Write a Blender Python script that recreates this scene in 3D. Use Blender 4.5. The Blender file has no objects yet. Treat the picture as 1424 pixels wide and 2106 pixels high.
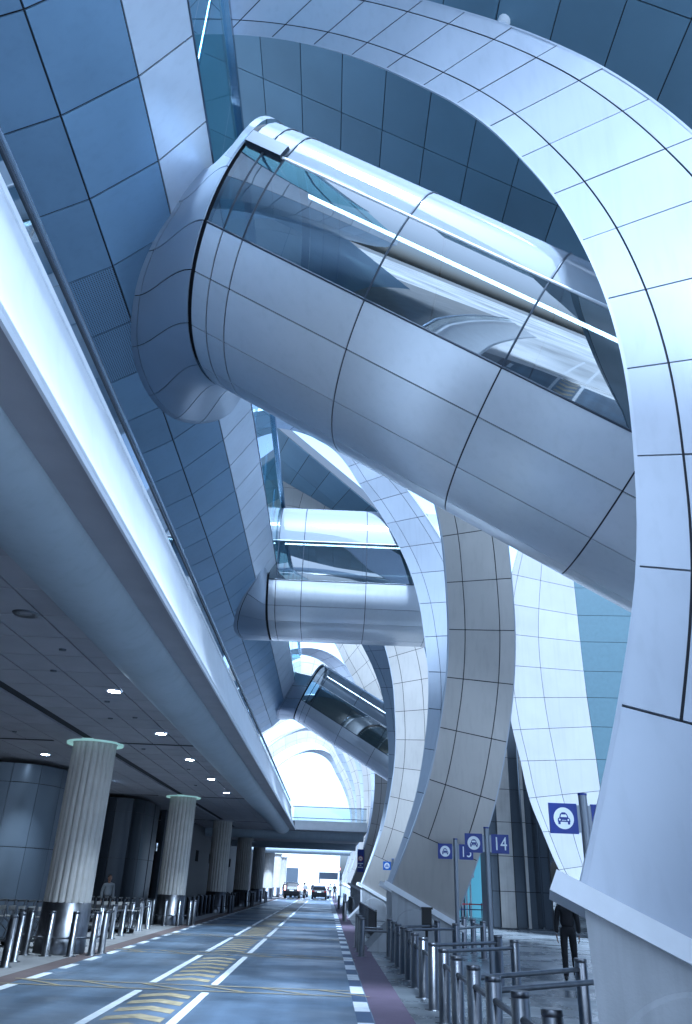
import bpy, math, random
import numpy as np
from mathutils import Vector, Matrix
random.seed(7)
rad = math.radians
sc = bpy.context.scene
col = sc.collection

# ---------------------------------------------------------------- camera
def make_camera():
    p, y, r = rad(26.43), rad(0.32), rad(2.245)
    F = Vector((math.sin(y)*math.cos(p), math.cos(y)*math.cos(p), math.sin(p)))
    R0 = Vector((math.cos(y), -math.sin(y), 0)); U0 = R0.cross(F)
    R = math.cos(r)*R0 + math.sin(r)*U0
    U = -math.sin(r)*R0 + math.cos(r)*U0
    cd = bpy.data.cameras.new('camera'); cam = bpy.data.objects.new('camera', cd); col.objects.link(cam)
    cd.sensor_fit = 'VERTICAL'; cd.sensor_height = 36.0; cd.lens = 36.0*1540/2106
    cd.clip_start = 0.05; cd.clip_end = 3000
    m = Matrix((R, U, -F)).transposed().to_4x4(); m.translation = (0, 0, 1.7)
    cam.matrix_world = m
    sc.camera = cam
make_camera()

# ---------------------------------------------------------------- sky, sun, exposure
SUN_EL, SUN_AZ = 55.0, 176.0        # azimuth clockwise from +Y: the sun stands behind the camera
w = bpy.data.worlds.new('World'); sc.world = w; w.use_nodes = True
nt = w.node_tree; bg = nt.nodes['Background']
sky = nt.nodes.new('ShaderNodeTexSky'); sky.sky_type = 'NISHITA'; sky.sun_disc = False
sky.sun_elevation = rad(SUN_EL); sky.sun_rotation = rad(SUN_AZ)
sky.air_density = 1.0; sky.dust_density = 6.0; sky.ozone_density = 2.0
hs = nt.nodes.new('ShaderNodeHueSaturation'); hs.inputs['Saturation'].default_value = 0.62; hs.inputs['Value'].default_value = 1.0
nt.links.new(sky.outputs['Color'], hs.inputs['Color']); # added glow: brightens the low sky ahead, down the road, towards white
geo = nt.nodes.new('ShaderNodeTexCoord'); dt = nt.nodes.new('ShaderNodeVectorMath'); dt.operation = 'DOT_PRODUCT'; dt.inputs[1].default_value = (-0.05, 0.985, 0.16)
nt.links.new(geo.outputs['Generated'], dt.inputs[0])
mrc = nt.nodes.new('ShaderNodeMapRange'); mrc.interpolation_type = 'SMOOTHSTEP'; mrc.inputs[1].default_value = 0.80; mrc.inputs[2].default_value = 0.985; mrc.inputs[3].default_value = 1.0; mrc.inputs[4].default_value = 3.6
nt.links.new(dt.outputs['Value'], mrc.inputs[0])
cb = nt.nodes.new('ShaderNodeVectorMath'); cb.operation = 'SCALE'; nt.links.new(hs.outputs['Color'], cb.inputs[0]); nt.links.new(mrc.outputs[0], cb.inputs['Scale'])
nt.links.new(cb.outputs[0], bg.inputs['Color']); bg.inputs['Strength'].default_value = 0.115
sd = bpy.data.lights.new('sun', 'SUN'); sd.energy = 4.4; sd.angle = rad(9); sd.color = (1.0, 0.97, 0.93)
sun = bpy.data.objects.new('sun', sd); col.objects.link(sun)
_d = Vector((math.sin(rad(SUN_AZ))*math.cos(rad(SUN_EL)), math.cos(rad(SUN_AZ))*math.cos(rad(SUN_EL)), math.sin(rad(SUN_EL))))
sun.rotation_euler = _d.to_track_quat('Z', 'Y').to_euler()
sc.view_settings.view_transform = 'Standard'; sc.view_settings.look = 'None'
sc.view_settings.gamma = 1.0; sc.view_settings.use_curve_mapping = False
sc.view_settings.exposure = 1.12
sc.view_settings.use_white_balance = True
sc.view_settings.white_balance_temperature = 4650
sc.view_settings.white_balance_tint = 3
sc.cycles.max_bounces = 10; sc.cycles.transparent_max_bounces = 16; sc.cycles.caustics_reflective = False
sc.cycles.caustics_refractive = False

# ---------------------------------------------------------------- materials
MATS = {}
def mat(name, base, rough=0.5, metal=0.0, noise=0.0, nscale=6.0, bump=0.0, bscale=40.0, emit=None, estr=0.0, spec=0.5, coat=0.0, rvar=0.0, island=0.0, streak=0.0):
    m = bpy.data.materials.new(name); m.use_nodes = True
    t = m.node_tree; b = t.nodes['Principled BSDF']
    b.inputs['Base Color'].default_value = (*base, 1); b.inputs['Roughness'].default_value = rough
    b.inputs['Metallic'].default_value = metal; b.inputs['Specular IOR Level'].default_value = spec
    b.inputs['Coat Weight'].default_value = coat
    tc = None
    if noise or bump or rvar or island or streak:
        tc = t.nodes.new('ShaderNodeTexCoord')
    fac = None
    def mulf(f):
        nonlocal fac
        if fac is None: fac = f
        else:
            q = t.nodes.new('ShaderNodeMath'); q.operation = 'MULTIPLY'; t.links.new(fac, q.inputs[0]); t.links.new(f, q.inputs[1]); fac = q.outputs[0]
    if noise:
        n = t.nodes.new('ShaderNodeTexNoise'); n.inputs['Scale'].default_value = nscale; n.inputs['Detail'].default_value = 6
        t.links.new(tc.outputs['Object'], n.inputs['Vector'])
        mr = t.nodes.new('ShaderNodeMapRange'); mr.inputs[1].default_value = 0.3; mr.inputs[2].default_value = 0.7
        mr.inputs[3].default_value = 1-noise; mr.inputs[4].default_value = 1+noise*0.6
        t.links.new(n.outputs['Fac'], mr.inputs[0]); mulf(mr.outputs[0])
    if island:
        g = t.nodes.new('ShaderNodeNewGeometry'); mr = t.nodes.new('ShaderNodeMapRange'); mr.inputs[3].default_value = 1-island; mr.inputs[4].default_value = 1+island
        t.links.new(g.outputs['Random Per Island'], mr.inputs[0]); mulf(mr.outputs[0])
    if streak:
        mp_ = t.nodes.new('ShaderNodeMapping'); mp_.inputs['Scale'].default_value = (5, 5, 0.3); t.links.new(tc.outputs['Object'], mp_.inputs[0])
        n4 = t.nodes.new('ShaderNodeTexNoise'); n4.inputs['Scale'].default_value = 1.4; n4.inputs['Detail'].default_value = 7; t.links.new(mp_.outputs[0], n4.inputs['Vector'])
        mr = t.nodes.new('ShaderNodeMapRange'); mr.inputs[1].default_value = 0.5; mr.inputs[2].default_value = 0.72; mr.inputs[3].default_value = 1.0; mr.inputs[4].default_value = 1-streak
        t.links.new(n4.outputs['Fac'], mr.inputs[0]); mulf(mr.outputs[0])
    if fac is not None:
        mx = t.nodes.new('ShaderNodeVectorMath'); mx.operation = 'SCALE'; mx.inputs[0].default_value = base
        t.links.new(fac, mx.inputs['Scale']); t.links.new(mx.outputs[0], b.inputs['Base Color'])
    if rvar:
        n3 = t.nodes.new('ShaderNodeTexNoise'); n3.inputs['Scale'].default_value = nscale*0.6; n3.inputs['Detail'].default_value = 8
        t.links.new(tc.outputs['Object'], n3.inputs['Vector'])
        mr = t.nodes.new('ShaderNodeMapRange'); mr.inputs[1].default_value = 0.35; mr.inputs[2].default_value = 0.65
        mr.inputs[3].default_value = max(0.03, rough-rvar); mr.inputs[4].default_value = rough+rvar
        t.links.new(n3.outputs['Fac'], mr.inputs[0]); t.links.new(mr.outputs[0], b.inputs['Roughness'])
    if bump:
        n2 = t.nodes.new('ShaderNodeTexNoise'); n2.inputs['Scale'].default_value = bscale; n2.inputs['Detail'].default_value = 4
        t.links.new(tc.outputs['Object'], n2.inputs['Vector'])
        bp = t.nodes.new('ShaderNodeBump'); bp.inputs['Strength'].default_value = bump; bp.inputs['Distance'].default_value = 0.02
        t.links.new(n2.outputs['Fac'], bp.inputs['Height']); t.links.new(bp.outputs[0], b.inputs['Normal'])
    if emit:
        b.inputs['Emission Color'].default_value = (*emit, 1); b.inputs['Emission Strength'].default_value = estr
    MATS[name] = m
    return m
def glass_mat(name, tint, refl_min=0.06, refl_max=0.9, ior=1.6, haze=0.0, hazecol=(0.8, 0.85, 0.92)):
    m = bpy.data.materials.new(name); m.use_nodes = True; t = m.node_tree
    t.nodes.remove(t.nodes['Principled BSDF']); out = t.nodes['Material Output']
    tr = t.nodes.new('ShaderNodeBsdfTransparent'); tr.inputs[0].default_value = (*tint, 1)
    gl = t.nodes.new('ShaderNodeBsdfGlossy'); gl.inputs['Roughness'].default_value = 0.02; gl.inputs[0].default_value = (0.92, 0.96, 1, 1)
    fr = t.nodes.new('ShaderNodeFresnel'); fr.inputs[0].default_value = ior
    mr = t.nodes.new('ShaderNodeMapRange'); mr.inputs[3].default_value = refl_min; mr.inputs[4].default_value = refl_max
    t.links.new(fr.outputs[0], mr.inputs[0])
    base = tr.outputs[0]
    if haze:
        df = t.nodes.new('ShaderNodeBsdfDiffuse'); df.inputs[0].default_value = (*hazecol, 1)
        mh = t.nodes.new('ShaderNodeMixShader'); mh.inputs[0].default_value = haze
        t.links.new(tr.outputs[0], mh.inputs[1]); t.links.new(df.outputs[0], mh.inputs[2]); base = mh.outputs[0]
    mx = t.nodes.new('ShaderNodeMixShader'); t.links.new(mr.outputs[0], mx.inputs[0])
    t.links.new(base, mx.inputs[1]); t.links.new(gl.outputs[0], mx.inputs[2])
    t.links.new(mx.outputs[0], out.inputs['Surface'])
    MATS[name] = m
    return m
M_rib = mat('rib_panel', (0.38, 0.41, 0.47), 0.36, 0.2, noise=0.05, nscale=0.8, bump=0.04, bscale=2.5, island=0.045, streak=0.07)
M_clad = mat('clad_panel', (0.76, 0.785, 0.83), 0.25, 0.4, noise=0.05, nscale=0.7, bump=0.05, bscale=1.6, island=0.05, streak=0.05)
M_wall = mat('soffit_panel', (0.235, 0.35, 0.51), 0.34, 0.3, noise=0.07, nscale=0.9, bump=0.05, bscale=1.6, island=0.12, streak=0.05)
M_wallp = mat('bounce_lit_soffit_panel', (0.62, 0.68, 0.78), 0.34, 0.3, noise=0.06, nscale=0.9, bump=0.04, bscale=1.8, island=0.06, streak=0.05)  # top facet: light bounced up from the ground is put into this paler colour
M_ribg = mat('lamp_warmed_rib_panel', (0.42, 0.405, 0.385), 0.36, 0.25, noise=0.06, nscale=0.8, bump=0.04, bscale=2.5, island=0.06, streak=0.08)  # warm tone of the lamps inside is put into this colour
M_skirt = mat('shaded_skirt_panel', (0.42, 0.48, 0.58), 0.32, 0.3, noise=0.06, nscale=0.8, island=0.06)  # darker copy of the bridge cladding, with its shade put into the colour
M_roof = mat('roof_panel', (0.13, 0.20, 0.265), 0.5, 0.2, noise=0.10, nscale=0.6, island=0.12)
M_joint = mat('joint',       (0.012, 0.014, 0.02), 0.8)
M_core  = mat('rib_core',    (0.10, 0.11, 0.13), 0.7)
M_trim  = mat('white_trim',  (0.80, 0.82, 0.86), 0.4, noise=0.04)
M_fasc = mat('fascia', (0.85, 0.87, 0.90), 0.45, noise=0.05, nscale=2, streak=0.035)
M_soff = mat('deck_soffit', (0.36, 0.35, 0.375), 0.7, noise=0.10, nscale=1.5, bump=0.06, bscale=60, island=0.06)
M_bull = mat('bullnose', (0.38, 0.43, 0.48), 0.5, noise=0.08, nscale=1.2, streak=0.08)
M_conc = mat('painted_concrete', (0.40, 0.415, 0.44), 0.6, noise=0.12, nscale=2.2, bump=0.10, bscale=45, streak=0.18)
M_col   = mat('fluted_stone', (0.50, 0.48, 0.45), 0.7, noise=0.10, nscale=3, bump=0.15, bscale=45)
M_steel = mat('brushed_steel', (0.16, 0.165, 0.18), 0.34, 1.0, noise=0.10, nscale=9, rvar=0.06, streak=0.2)
M_dsteel= mat('dark_steel',  (0.16, 0.17, 0.19), 0.35, 0.9, noise=0.1)
M_hand  = mat('handrail_steel', (0.30, 0.36, 0.45), 0.25, 1.0)
M_frame = mat('dark_frame', (0.035, 0.045, 0.065), 0.4, 0.3)
M_road  = mat('asphalt', (0.10, 0.135, 0.19), 0.36)
def road_nodes(m):
    t = m.node_tree; b = t.nodes['Principled BSDF']; tc = t.nodes.new('ShaderNodeTexCoord')
    def noise(sx, sy, sc_, det=6):
        mp_ = t.nodes.new('ShaderNodeMapping'); mp_.inputs['Scale'].default_value = (sx, sy, 1)
        n = t.nodes.new('ShaderNodeTexNoise'); n.inputs['Scale'].default_value = sc_; n.inputs['Detail'].default_value = det
        t.links.new(tc.outputs['Object'], mp_.inputs[0]); t.links.new(mp_.outputs[0], n.inputs['Vector']); return n.outputs['Fac']
    def rng(f, a, c, lo, hi):
        r = t.nodes.new('ShaderNodeMapRange'); r.inputs[1].default_value = a; r.inputs[2].default_value = c; r.inputs[3].default_value = lo; r.inputs[4].default_value = hi
        t.links.new(f, r.inputs[0]); return r.outputs[0]
    def mul(a, c):
        q = t.nodes.new('ShaderNodeMath'); q.operation = 'MULTIPLY'; t.links.new(a, q.inputs[0]); t.links.new(c, q.inputs[1]); return q.outputs[0]
    tracks = rng(noise(1.6, 0.05, 1.0), 0.35, 0.65, 0.68, 1.18)
    stains = rng(noise(1, 1, 0.9, 8), 0.42, 0.60, 0.80, 1.10)
    spots = rng(noise(1, 1, 5.0, 2), 0.68, 0.76, 1.0, 0.62)
    grain = rng(noise(1, 1, 90, 3), 0.3, 0.7, 0.80, 1.18)
    k = mul(mul(mul(tracks, stains), spots), grain)
    v = t.nodes.new('ShaderNodeVectorMath'); v.operation = 'SCALE'; v.inputs[0].default_value = (0.10, 0.137, 0.195); t.links.new(k, v.inputs['Scale'])
    t.links.new(v.outputs[0], b.inputs['Base Color'])
    t.links.new(rng(noise(0.5, 1.0, 0.55, 7), 0.38, 0.62, 0.30, 0.62), b.inputs['Roughness'])
    bp = t.nodes.new('ShaderNodeBump'); bp.inputs['Strength'].default_value = 0.10; bp.inputs['Distance'].default_value = 0.01
    t.links.new(noise(1, 1, 110, 3), bp.inputs['Height']); t.links.new(bp.outputs[0], b.inputs['Normal'])
road_nodes(M_road)
M_pave  = mat('pavement',    (0.17, 0.18, 0.19), 0.45, noise=0.2, nscale=1.4, bump=0.08, bscale=60, rvar=0.15)
M_lpave = mat('light_pavement', (0.26, 0.255, 0.25), 0.7, noise=0.16, nscale=2.0, bump=0.1, bscale=60)
M_fore  = mat('forecourt_concrete', (0.80, 0.80, 0.79), 0.8, noise=0.55, nscale=0.12)
M_purp  = mat('purple_strip', (0.115, 0.085, 0.125), 0.75, noise=0.12, nscale=3, bump=0.1, bscale=80)
M_brown = mat('brown_strip', (0.115, 0.085, 0.08), 0.8, noise=0.15, nscale=3, bump=0.1, bscale=80)
M_wline = mat('white_paint', (0.72, 0.74, 0.76), 0.6, noise=0.16, nscale=5)
M_yline = mat('yellow_paint', (0.35, 0.29, 0.17), 0.65, noise=0.35, nscale=6)
M_bline = mat('blue_paint',  (0.05, 0.08, 0.15), 0.6, noise=0.12, nscale=5)
M_core2 = mat('core_panel',  (0.10, 0.12, 0.15), 0.35, 0.4, noise=0.06, nscale=1)
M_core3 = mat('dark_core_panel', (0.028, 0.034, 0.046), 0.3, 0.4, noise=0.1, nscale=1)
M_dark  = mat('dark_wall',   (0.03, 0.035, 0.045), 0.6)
M_face = mat('facade_panel', (0.52, 0.51, 0.49), 0.4, 0.2, noise=0.12, nscale=1.5, streak=0.15)
M_faced = mat('facade_dark', (0.10, 0.12, 0.15), 0.35, 0.3, noise=0.08, nscale=1.5)
M_finw = mat('fin_white', (0.28, 0.285, 0.30), 0.4, 0.15, noise=0.05, nscale=1, island=0.05, streak=0.06)
M_teald = mat('teal_panel', (0.055, 0.095, 0.12), 0.4, 0.2, noise=0.08)
M_sblue = mat('sign_blue',   (0.015, 0.03, 0.22), 0.4)
M_sblue2= mat('sign_bright_blue', (0.02, 0.12, 0.55), 0.4)
M_swhite= mat('sign_white',  (0.80, 0.84, 0.88), 0.5)
M_sred  = mat('sign_red',    (0.45, 0.10, 0.04), 0.5)
M_pole  = mat('sign_pole',   (0.22, 0.24, 0.28), 0.4, 0.6)
M_lamp  = mat('downlight',   (1, 1, 1), 0.5, emit=(1, 0.97, 0.9), estr=60)
M_ring  = mat('cove_light',  (0.6, 0.8, 0.7), 0.5, emit=(0.80, 1.0, 0.72), estr=0.13)
M_strip = mat('light_strip', (1, 1, 1), 0.5, emit=(1, 0.97, 0.90), estr=8.0)
M_inter = mat('interior_wall', (0.45, 0.45, 0.42), 0.6)
M_teal  = mat('lit_glass',   (0.2, 0.45, 0.5), 0.3, emit=(0.35, 0.75, 0.85), estr=0.16)
M_black = mat('black_cloth', (0.006, 0.006, 0.009), 0.85, bump=0.2, bscale=30)
M_dshirt = mat('shaded_shirt', (0.13, 0.14, 0.155), 0.8)  # white shirt darkened: the shade under the deck is in its colour
M_shirt = mat('white_shirt', (0.30, 0.32, 0.35), 0.8)
M_skin  = mat('skin',        (0.18, 0.10, 0.07), 0.6)
M_hair  = mat('hair',        (0.01, 0.009, 0.009), 0.6)
M_carb  = mat('black_car_paint', (0.008, 0.009, 0.012), 0.3, coat=0.2, spec=0.3)
M_cars  = mat('silver_car_paint', (0.40, 0.42, 0.45), 0.25, 0.6, coat=1.0)
M_carw  = mat('white_car_paint', (0.65, 0.67, 0.70), 0.25, coat=1.0)
M_cglas = mat('car_glass',   (0.006, 0.007, 0.009), 0.35, spec=0.08)
M_tyre  = mat('tyre',        (0.012, 0.012, 0.012), 0.85)
M_tail  = mat('tail_lamp',   (0.5, 0.05, 0.03), 0.3, emit=(1.0, 0.45, 0.32), estr=3.0)
M_taild = mat('tail_lamp_off', (0.16, 0.02, 0.02), 0.3)
M_far   = mat('far_wall',    (0.80, 0.80, 0.80), 0.7, noise=0.04, nscale=0.3)
M_red   = mat('red_tape',    (0.35, 0.02, 0.03), 0.6)
M_navy  = mat('navy_tape',   (0.02, 0.03, 0.12), 0.6)
M_blackp= mat('black_plastic', (0.012, 0.012, 0.014), 0.5)
G_bridge= glass_mat('bridge_glass', (0.14, 0.19, 0.21), 0.16, 1.0, 1.9)
G_top   = glass_mat('bridge_top_glass', (0.50, 0.57, 0.65), 0.04, 0.30, 1.45, haze=0.62, hazecol=(0.33, 0.36, 0.41))
G_rail  = glass_mat('balustrade_glass', (0.72, 0.80, 0.84), 0.10, 0.9, 1.7)
G_gall  = glass_mat('gallery_glass', (0.35, 0.62, 0.68), 0.08, 0.8, 1.6)
G_face  = glass_mat('facade_glass', (0.10, 0.15, 0.18), 0.08, 0.9, 1.6)

# perforated variant of the soffit panel: rows of small dark holes
def perforated():
    m = M_wall.copy(); m.name = 'perforated_panel'; t = m.node_tree; b = t.nodes['Principled BSDF']
    uv = t.nodes.new('ShaderNodeUVMap'); uv.uv_map = 'UVMap'
    sc_ = t.nodes.new('ShaderNodeVectorMath'); sc_.operation = 'SCALE'; sc_.inputs['Scale'].default_value = 22
    t.links.new(uv.outputs[0], sc_.inputs[0])
    fr = t.nodes.new('ShaderNodeVectorMath'); fr.operation = 'FRACTION'; t.links.new(sc_.outputs[0], fr.inputs[0])
    ds = t.nodes.new('ShaderNodeVectorMath'); ds.operation = 'DISTANCE'; ds.inputs[1].default_value = (0.5, 0.5, 0)
    t.links.new(fr.outputs[0], ds.inputs[0])
    lt = t.nodes.new('ShaderNodeMath'); lt.operation = 'LESS_THAN'; lt.inputs[1].default_value = 0.27
    t.links.new(ds.outputs['Value'], lt.inputs[0])
    mx = t.nodes.new('ShaderNodeMix'); mx.data_type = 'RGBA'
    src = b.inputs['Base Color'].links[0].from_socket
    t.links.new(lt.outputs[0], mx.inputs[0]); t.links.new(src, mx.inputs[6]); mx.inputs[7].default_value = (0.01, 0.012, 0.02, 1)
    t.links.new(mx.outputs[2], b.inputs['Base Color'])
    return m
M_perf = perforated()

# ---------------------------------------------------------------- mesh helpers
class MB:
    def __init__(s): s.v = []; s.f = []; s.sm = []; s.uv = {}
    def quad(s, pts, smooth=False):
        i = len(s.v); s.v += [tuple(p) for p in pts]; s.f.append(tuple(range(i, i+len(pts)))); s.sm.append(smooth)
    def box(s, c, size, rz=0.0):
        cx, cy, cz = c; a, b, d = size[0]/2, size[1]/2, size[2]/2
        i = len(s.v); ca, sa = math.cos(rz), math.sin(rz)
        for dx, dy, dz in ((-a,-b,-d),(a,-b,-d),(a,b,-d),(-a,b,-d),(-a,-b,d),(a,-b,d),(a,b,d),(-a,b,d)):
            s.v.append((cx+dx*ca-dy*sa, cy+dx*sa+dy*ca, cz+dz))
        for f in ((3,2,1,0),(4,5,6,7),(0,1,5,4),(1,2,6,5),(2,3,7,6),(3,0,4,7)):
            s.f.append(tuple(i+k for k in f)); s.sm.append(False)
    def tube(s, pts, r, seg=10, caps=True, radii=None):
        pts = [Vector(p) for p in pts]; n = len(pts); rings = []
        prev = None
        for k, p in enumerate(pts):
            d = (pts[min(k+1, n-1)]-pts[max(k-1, 0)]).normalized()
            if prev is None:
                a = Vector((0, 0, 1)) if abs(d.z) < 0.9 else Vector((1, 0, 0))
                u = d.cross(a).normalized()
            else:
                u = (prev - d*prev.dot(d)).normalized()
            prev = u; v = d.cross(u)
            rr = radii[k] if radii else r
            i = len(s.v)
            for q in range(seg):
                an = 2*math.pi*q/seg
                s.v.append(tuple(p+rr*(math.cos(an)*u+math.sin(an)*v)))
            rings.append(i)
        for a, b in zip(rings, rings[1:]):
            for q in range(seg):
                q2 = (q+1) % seg
                s.f.append((a+q, a+q2, b+q2, b+q)); s.sm.append(True)
        if caps:
            for k, rev in ((0, True), (-1, False)):
                i = len(s.v); ring = rings[k]
                s.v += [s.v[ring+q] for q in range(seg)]
                f = tuple(range(i, i+seg)); s.f.append(f[::-1] if rev else f); s.sm.append(False)
    def lathe(s, prof, c=(0, 0, 0), seg=24):
        rings = []
        for r, z in prof:
            i = len(s.v); rings.append(i)
            for q in range(seg):
                an = 2*math.pi*q/seg
                s.v.append((c[0]+r*math.cos(an), c[1]+r*math.sin(an), c[2]+z))
        for a, b in zip(rings, rings[1:]):
            for q in range(seg):
                q2 = (q+1) % seg
                s.f.append((a+q, a+q2, b+q2, b+q)); s.sm.append(True)
    def prism(s, poly, f0, f1):
        """poly: 2D points, f0/f1 map a 2D point to 3D on the two faces"""
        n = len(poly)
        s.quad([f0(p) for p in poly]); s.quad([f1(p) for p in poly][::-1])
        for k in range(n):
            a, b = poly[k], poly[(k+1) % n]
            s.quad([f0(a), f1(a), f1(b), f0(b)])
    def grid(s, f, us, vs, smooth=True, flip=False, uvs=None):
        i = len(s.v); nv = len(vs)
        for u in us:
            for v in vs: s.v.append(tuple(f(u, v)))
        for a in range(len(us)-1):
            for b in range(nv-1):
                q = (i+a*nv+b, i+(a+1)*nv+b, i+(a+1)*nv+b+1, i+a*nv+b+1)
                s.f.append(q[::-1] if flip else q); s.sm.append(smooth)
    def build(s, name, m, parent=None, off=None):
        me = bpy.data.meshes.new(name)
        o0 = Vector(off) if off is not None else (Vector(parent.get('_base', (0,0,0))) if parent is not None else Vector((0,0,0)))
        me.from_pydata([(v[0]-o0.x, v[1]-o0.y, v[2]-o0.z) for v in s.v], [], s.f)
        me.polygons.foreach_set('use_smooth', s.sm)
        me.materials.append(m); me.update()
        o = bpy.data.objects.new(name, me); col.objects.link(o)
        if parent is not None:
            o.parent = parent; o['_base'] = list(o0)
        else:
            o['_base'] = list(o0)
            o.location = o0
        return o
def thing(name, label, cat, base=(0, 0, 0), group=None):
    o = bpy.data.objects.new(name, None); col.objects.link(o); o.location = base; o['_base'] = list(base)
    o.empty_display_size = 0.3
    o['label'] = label; o['category'] = cat
    if group: o['group'] = group
    return o
def struct(o): o['kind'] = 'structure'; return o
def tag(o, label, cat, group=None):
    o['label'] = label; o['category'] = cat
    if group: o['group'] = group
    return o
def dup(root, loc, rz=0.0, label=None):
    c = root.copy(); col.objects.link(c); c.location = loc; c.rotation_euler = (0, 0, rz)
    if label: c['label'] = label
    def kids(a, b):
        for ch in a.children:
            k = ch.copy(); col.objects.link(k); k.parent = b; kids(ch, k)
    kids(root, c)
    return c
def lin(a, b, n): return [a+(b-a)*k/(n-1) for k in range(n)]
def interp(tab, x):
    xs = [t[0] for t in tab]
    return [float(np.interp(x, xs, [t[k] for t in tab])) for k in range(1, len(tab[0]))]
def smooth_curve(xs, ys):
    """Catmull-Rom style evaluation of ys(xs) at integer-parameter knots"""
    xs = list(xs); ys = [np.array(y, float) for y in ys]
    def f(t):
        t = max(0.0, min(len(ys)-1.0, t)); i = min(int(t), len(ys)-2); u = t-i
        p1, p2 = ys[i], ys[i+1]
        p0 = ys[i-1] if i > 0 else 2*p1-p2
        p3 = ys[i+2] if i+2 < len(ys) else 2*p2-p1
        return 0.5*((2*p1)+(-p0+p2)*u+(2*p0-5*p1+4*p2-p3)*u*u+(-p0+3*p1-3*p2+p3)*u**3)
    return f
def panel_grid(mp, mb, f, us, vs, nu=4, nv=3, gap=0.014, depth=0.03, flip=False, skip=None, mp_alt=None, alt=None, jitter=0.0):
    """separate cladding panels over surface f(u,v) with open joints; mb receives the dark lining behind the joints"""
    e = 1e-4
    def P(u, v): return np.array(f(u, v), float)
    for i in range(len(us)-1):
        for j in range(len(vs)-1):
            if skip and skip(i, j): continue
            u0, u1, v0, v1 = us[i], us[i+1], vs[j], vs[j+1]
            um, vm = (u0+u1)/2, (v0+v1)/2
            lu = np.linalg.norm(P(um+e, vm)-P(um-e, vm))/(2*e)+1e-9
            lv = np.linalg.norm(P(um, vm+e)-P(um, vm-e))/(2*e)+1e-9
            du, dv = min(gap/2/lu, (u1-u0)*0.2), min(gap/2/lv, (v1-v0)*0.2)
            uu, vv = lin(u0+du, u1-du, nu+1), lin(v0+dv, v1-dv, nv+1)
            t = mp_alt if (alt and alt(i, j)) else mp
            n = np.cross(P(um+e, vm)-P(um-e, vm), P(um, vm+e)-P(um, vm-e)); n /= np.linalg.norm(n)+1e-12
            if flip: n = -n
            jit = n*(random.uniform(-jitter, jitter))
            base = len(t.v)
            t.grid(lambda a, b: P(a, b)+jit, uu, vv, True, flip)
            for k, (a, b) in enumerate([(a, b) for a in uu for b in vv]):
                t.uv[base+k] = ((a-u0)*lu, (b-v0)*lv)
            # skirts
            rimpts = [(a, vv[0]) for a in uu]+[(uu[-1], b) for b in vv[1:]]+[(a, vv[-1]) for a in uu[::-1][1:]]+[(uu[0], b) for b in vv[::-1][1:]]
            for (a, b), (c, d) in zip(rimpts, rimpts[1:]):
                q = [P(a, b)+jit, P(a, b)-n*depth, P(c, d)-n*depth, P(c, d)+jit]
                t.quad(q if not flip else q[::-1])
    if mb is not None:
        U = []; V = []
        for a, b in zip(us, us[1:]): U += lin(a, b, nu+1)[:-1]
        U.append(us[-1])
        for a, b in zip(vs, vs[1:]): V += lin(a, b, nv+1)[:-1]
        V.append(vs[-1])
        def off(u, v):
            n = np.cross(P(u+e, v)-P(u-e, v), P(u, v+e)-P(u, v-e)); n /= np.linalg.norm(n)+1e-12
            if flip: n = -n
            return P(u, v)-n*depth*0.9
        mb.grid(off, U, V, True, flip)
def set_uv(o, mbld):
    me = o.data; ul = me.uv_layers.new(name='UVMap')
    for lp in me.loops:
        ul.data[lp.index].uv = mbld.uv.get(lp.vertex_index, (0, 0))

S = 20.8          # distance between one pair of ribs and the next along the road

# ================================================================ THE GROUND
def sheet(name, x0, x1, y0, y1, z, m, kind=True):
    b = MB(); b.quad([(x0, y0, z), (x1, y0, z), (x1, y1, z), (x0, y1, z)])
    o = b.build(name, m)
    if kind: struct(o)
    return o
sheet('ground', -600, 600, -400, 900, -0.012, M_lpave)
sheet('road', -5.32, 0.75, -4, 300, 0.0, M_road)
sheet('forecourt', -120, 120, -160, -4, 0.001, M_fore)
sheet('left_pavement', -60, -5.78, -4, 300, 0.0, M_lpave)
sheet('brown_strip', -5.78, -5.32, -4, 300, 0.002, M_brown)
sheet('purple_strip', 0.75, 1.32, -4, 300, 0.002, M_purp)
# tiled pavement of the taxi queue: slabs with open joints in one mesh
b = MB()
sheet('right_pavement_bed', 1.32, 60, -4, 300, -0.004, M_joint)
random.seed(3)
tile_m = []
for sh in range(3):
    tile_m.append(mat('pavement_tile_%d' % sh, tuple(c*(0.82+0.18*sh) for c in (0.17, 0.185, 0.20)), 0.3, noise=0.2, nscale=1.2, bump=0.06, bscale=70, rvar=0.14))
tb = [MB(), MB(), MB()]
yy = -6.0
while yy < 70:
    xx = 1.32 - random.choice((0, 0.6))
    while xx < 16:
        x0 = max(xx, 1.32)
        tb[random.choice((0, 1, 1, 2))].quad([(x0+.003, yy+.003, 0), (xx+1.2-.003, yy+.003, 0), (xx+1.2-.003, yy+.6-.003, 0), (x0+.003, yy+.6-.003, 0)])
        xx += 1.2
    yy += 0.6
for t_, m_ in zip(tb, tile_m): struct(t_.build('right_pavement', m_))
sheet('right_pavement', 16, 60, -11, 70, 0.0, M_pave); sheet('right_pavement', 1.32, 60, 70, 300, 0.0, M_pave)
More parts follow.
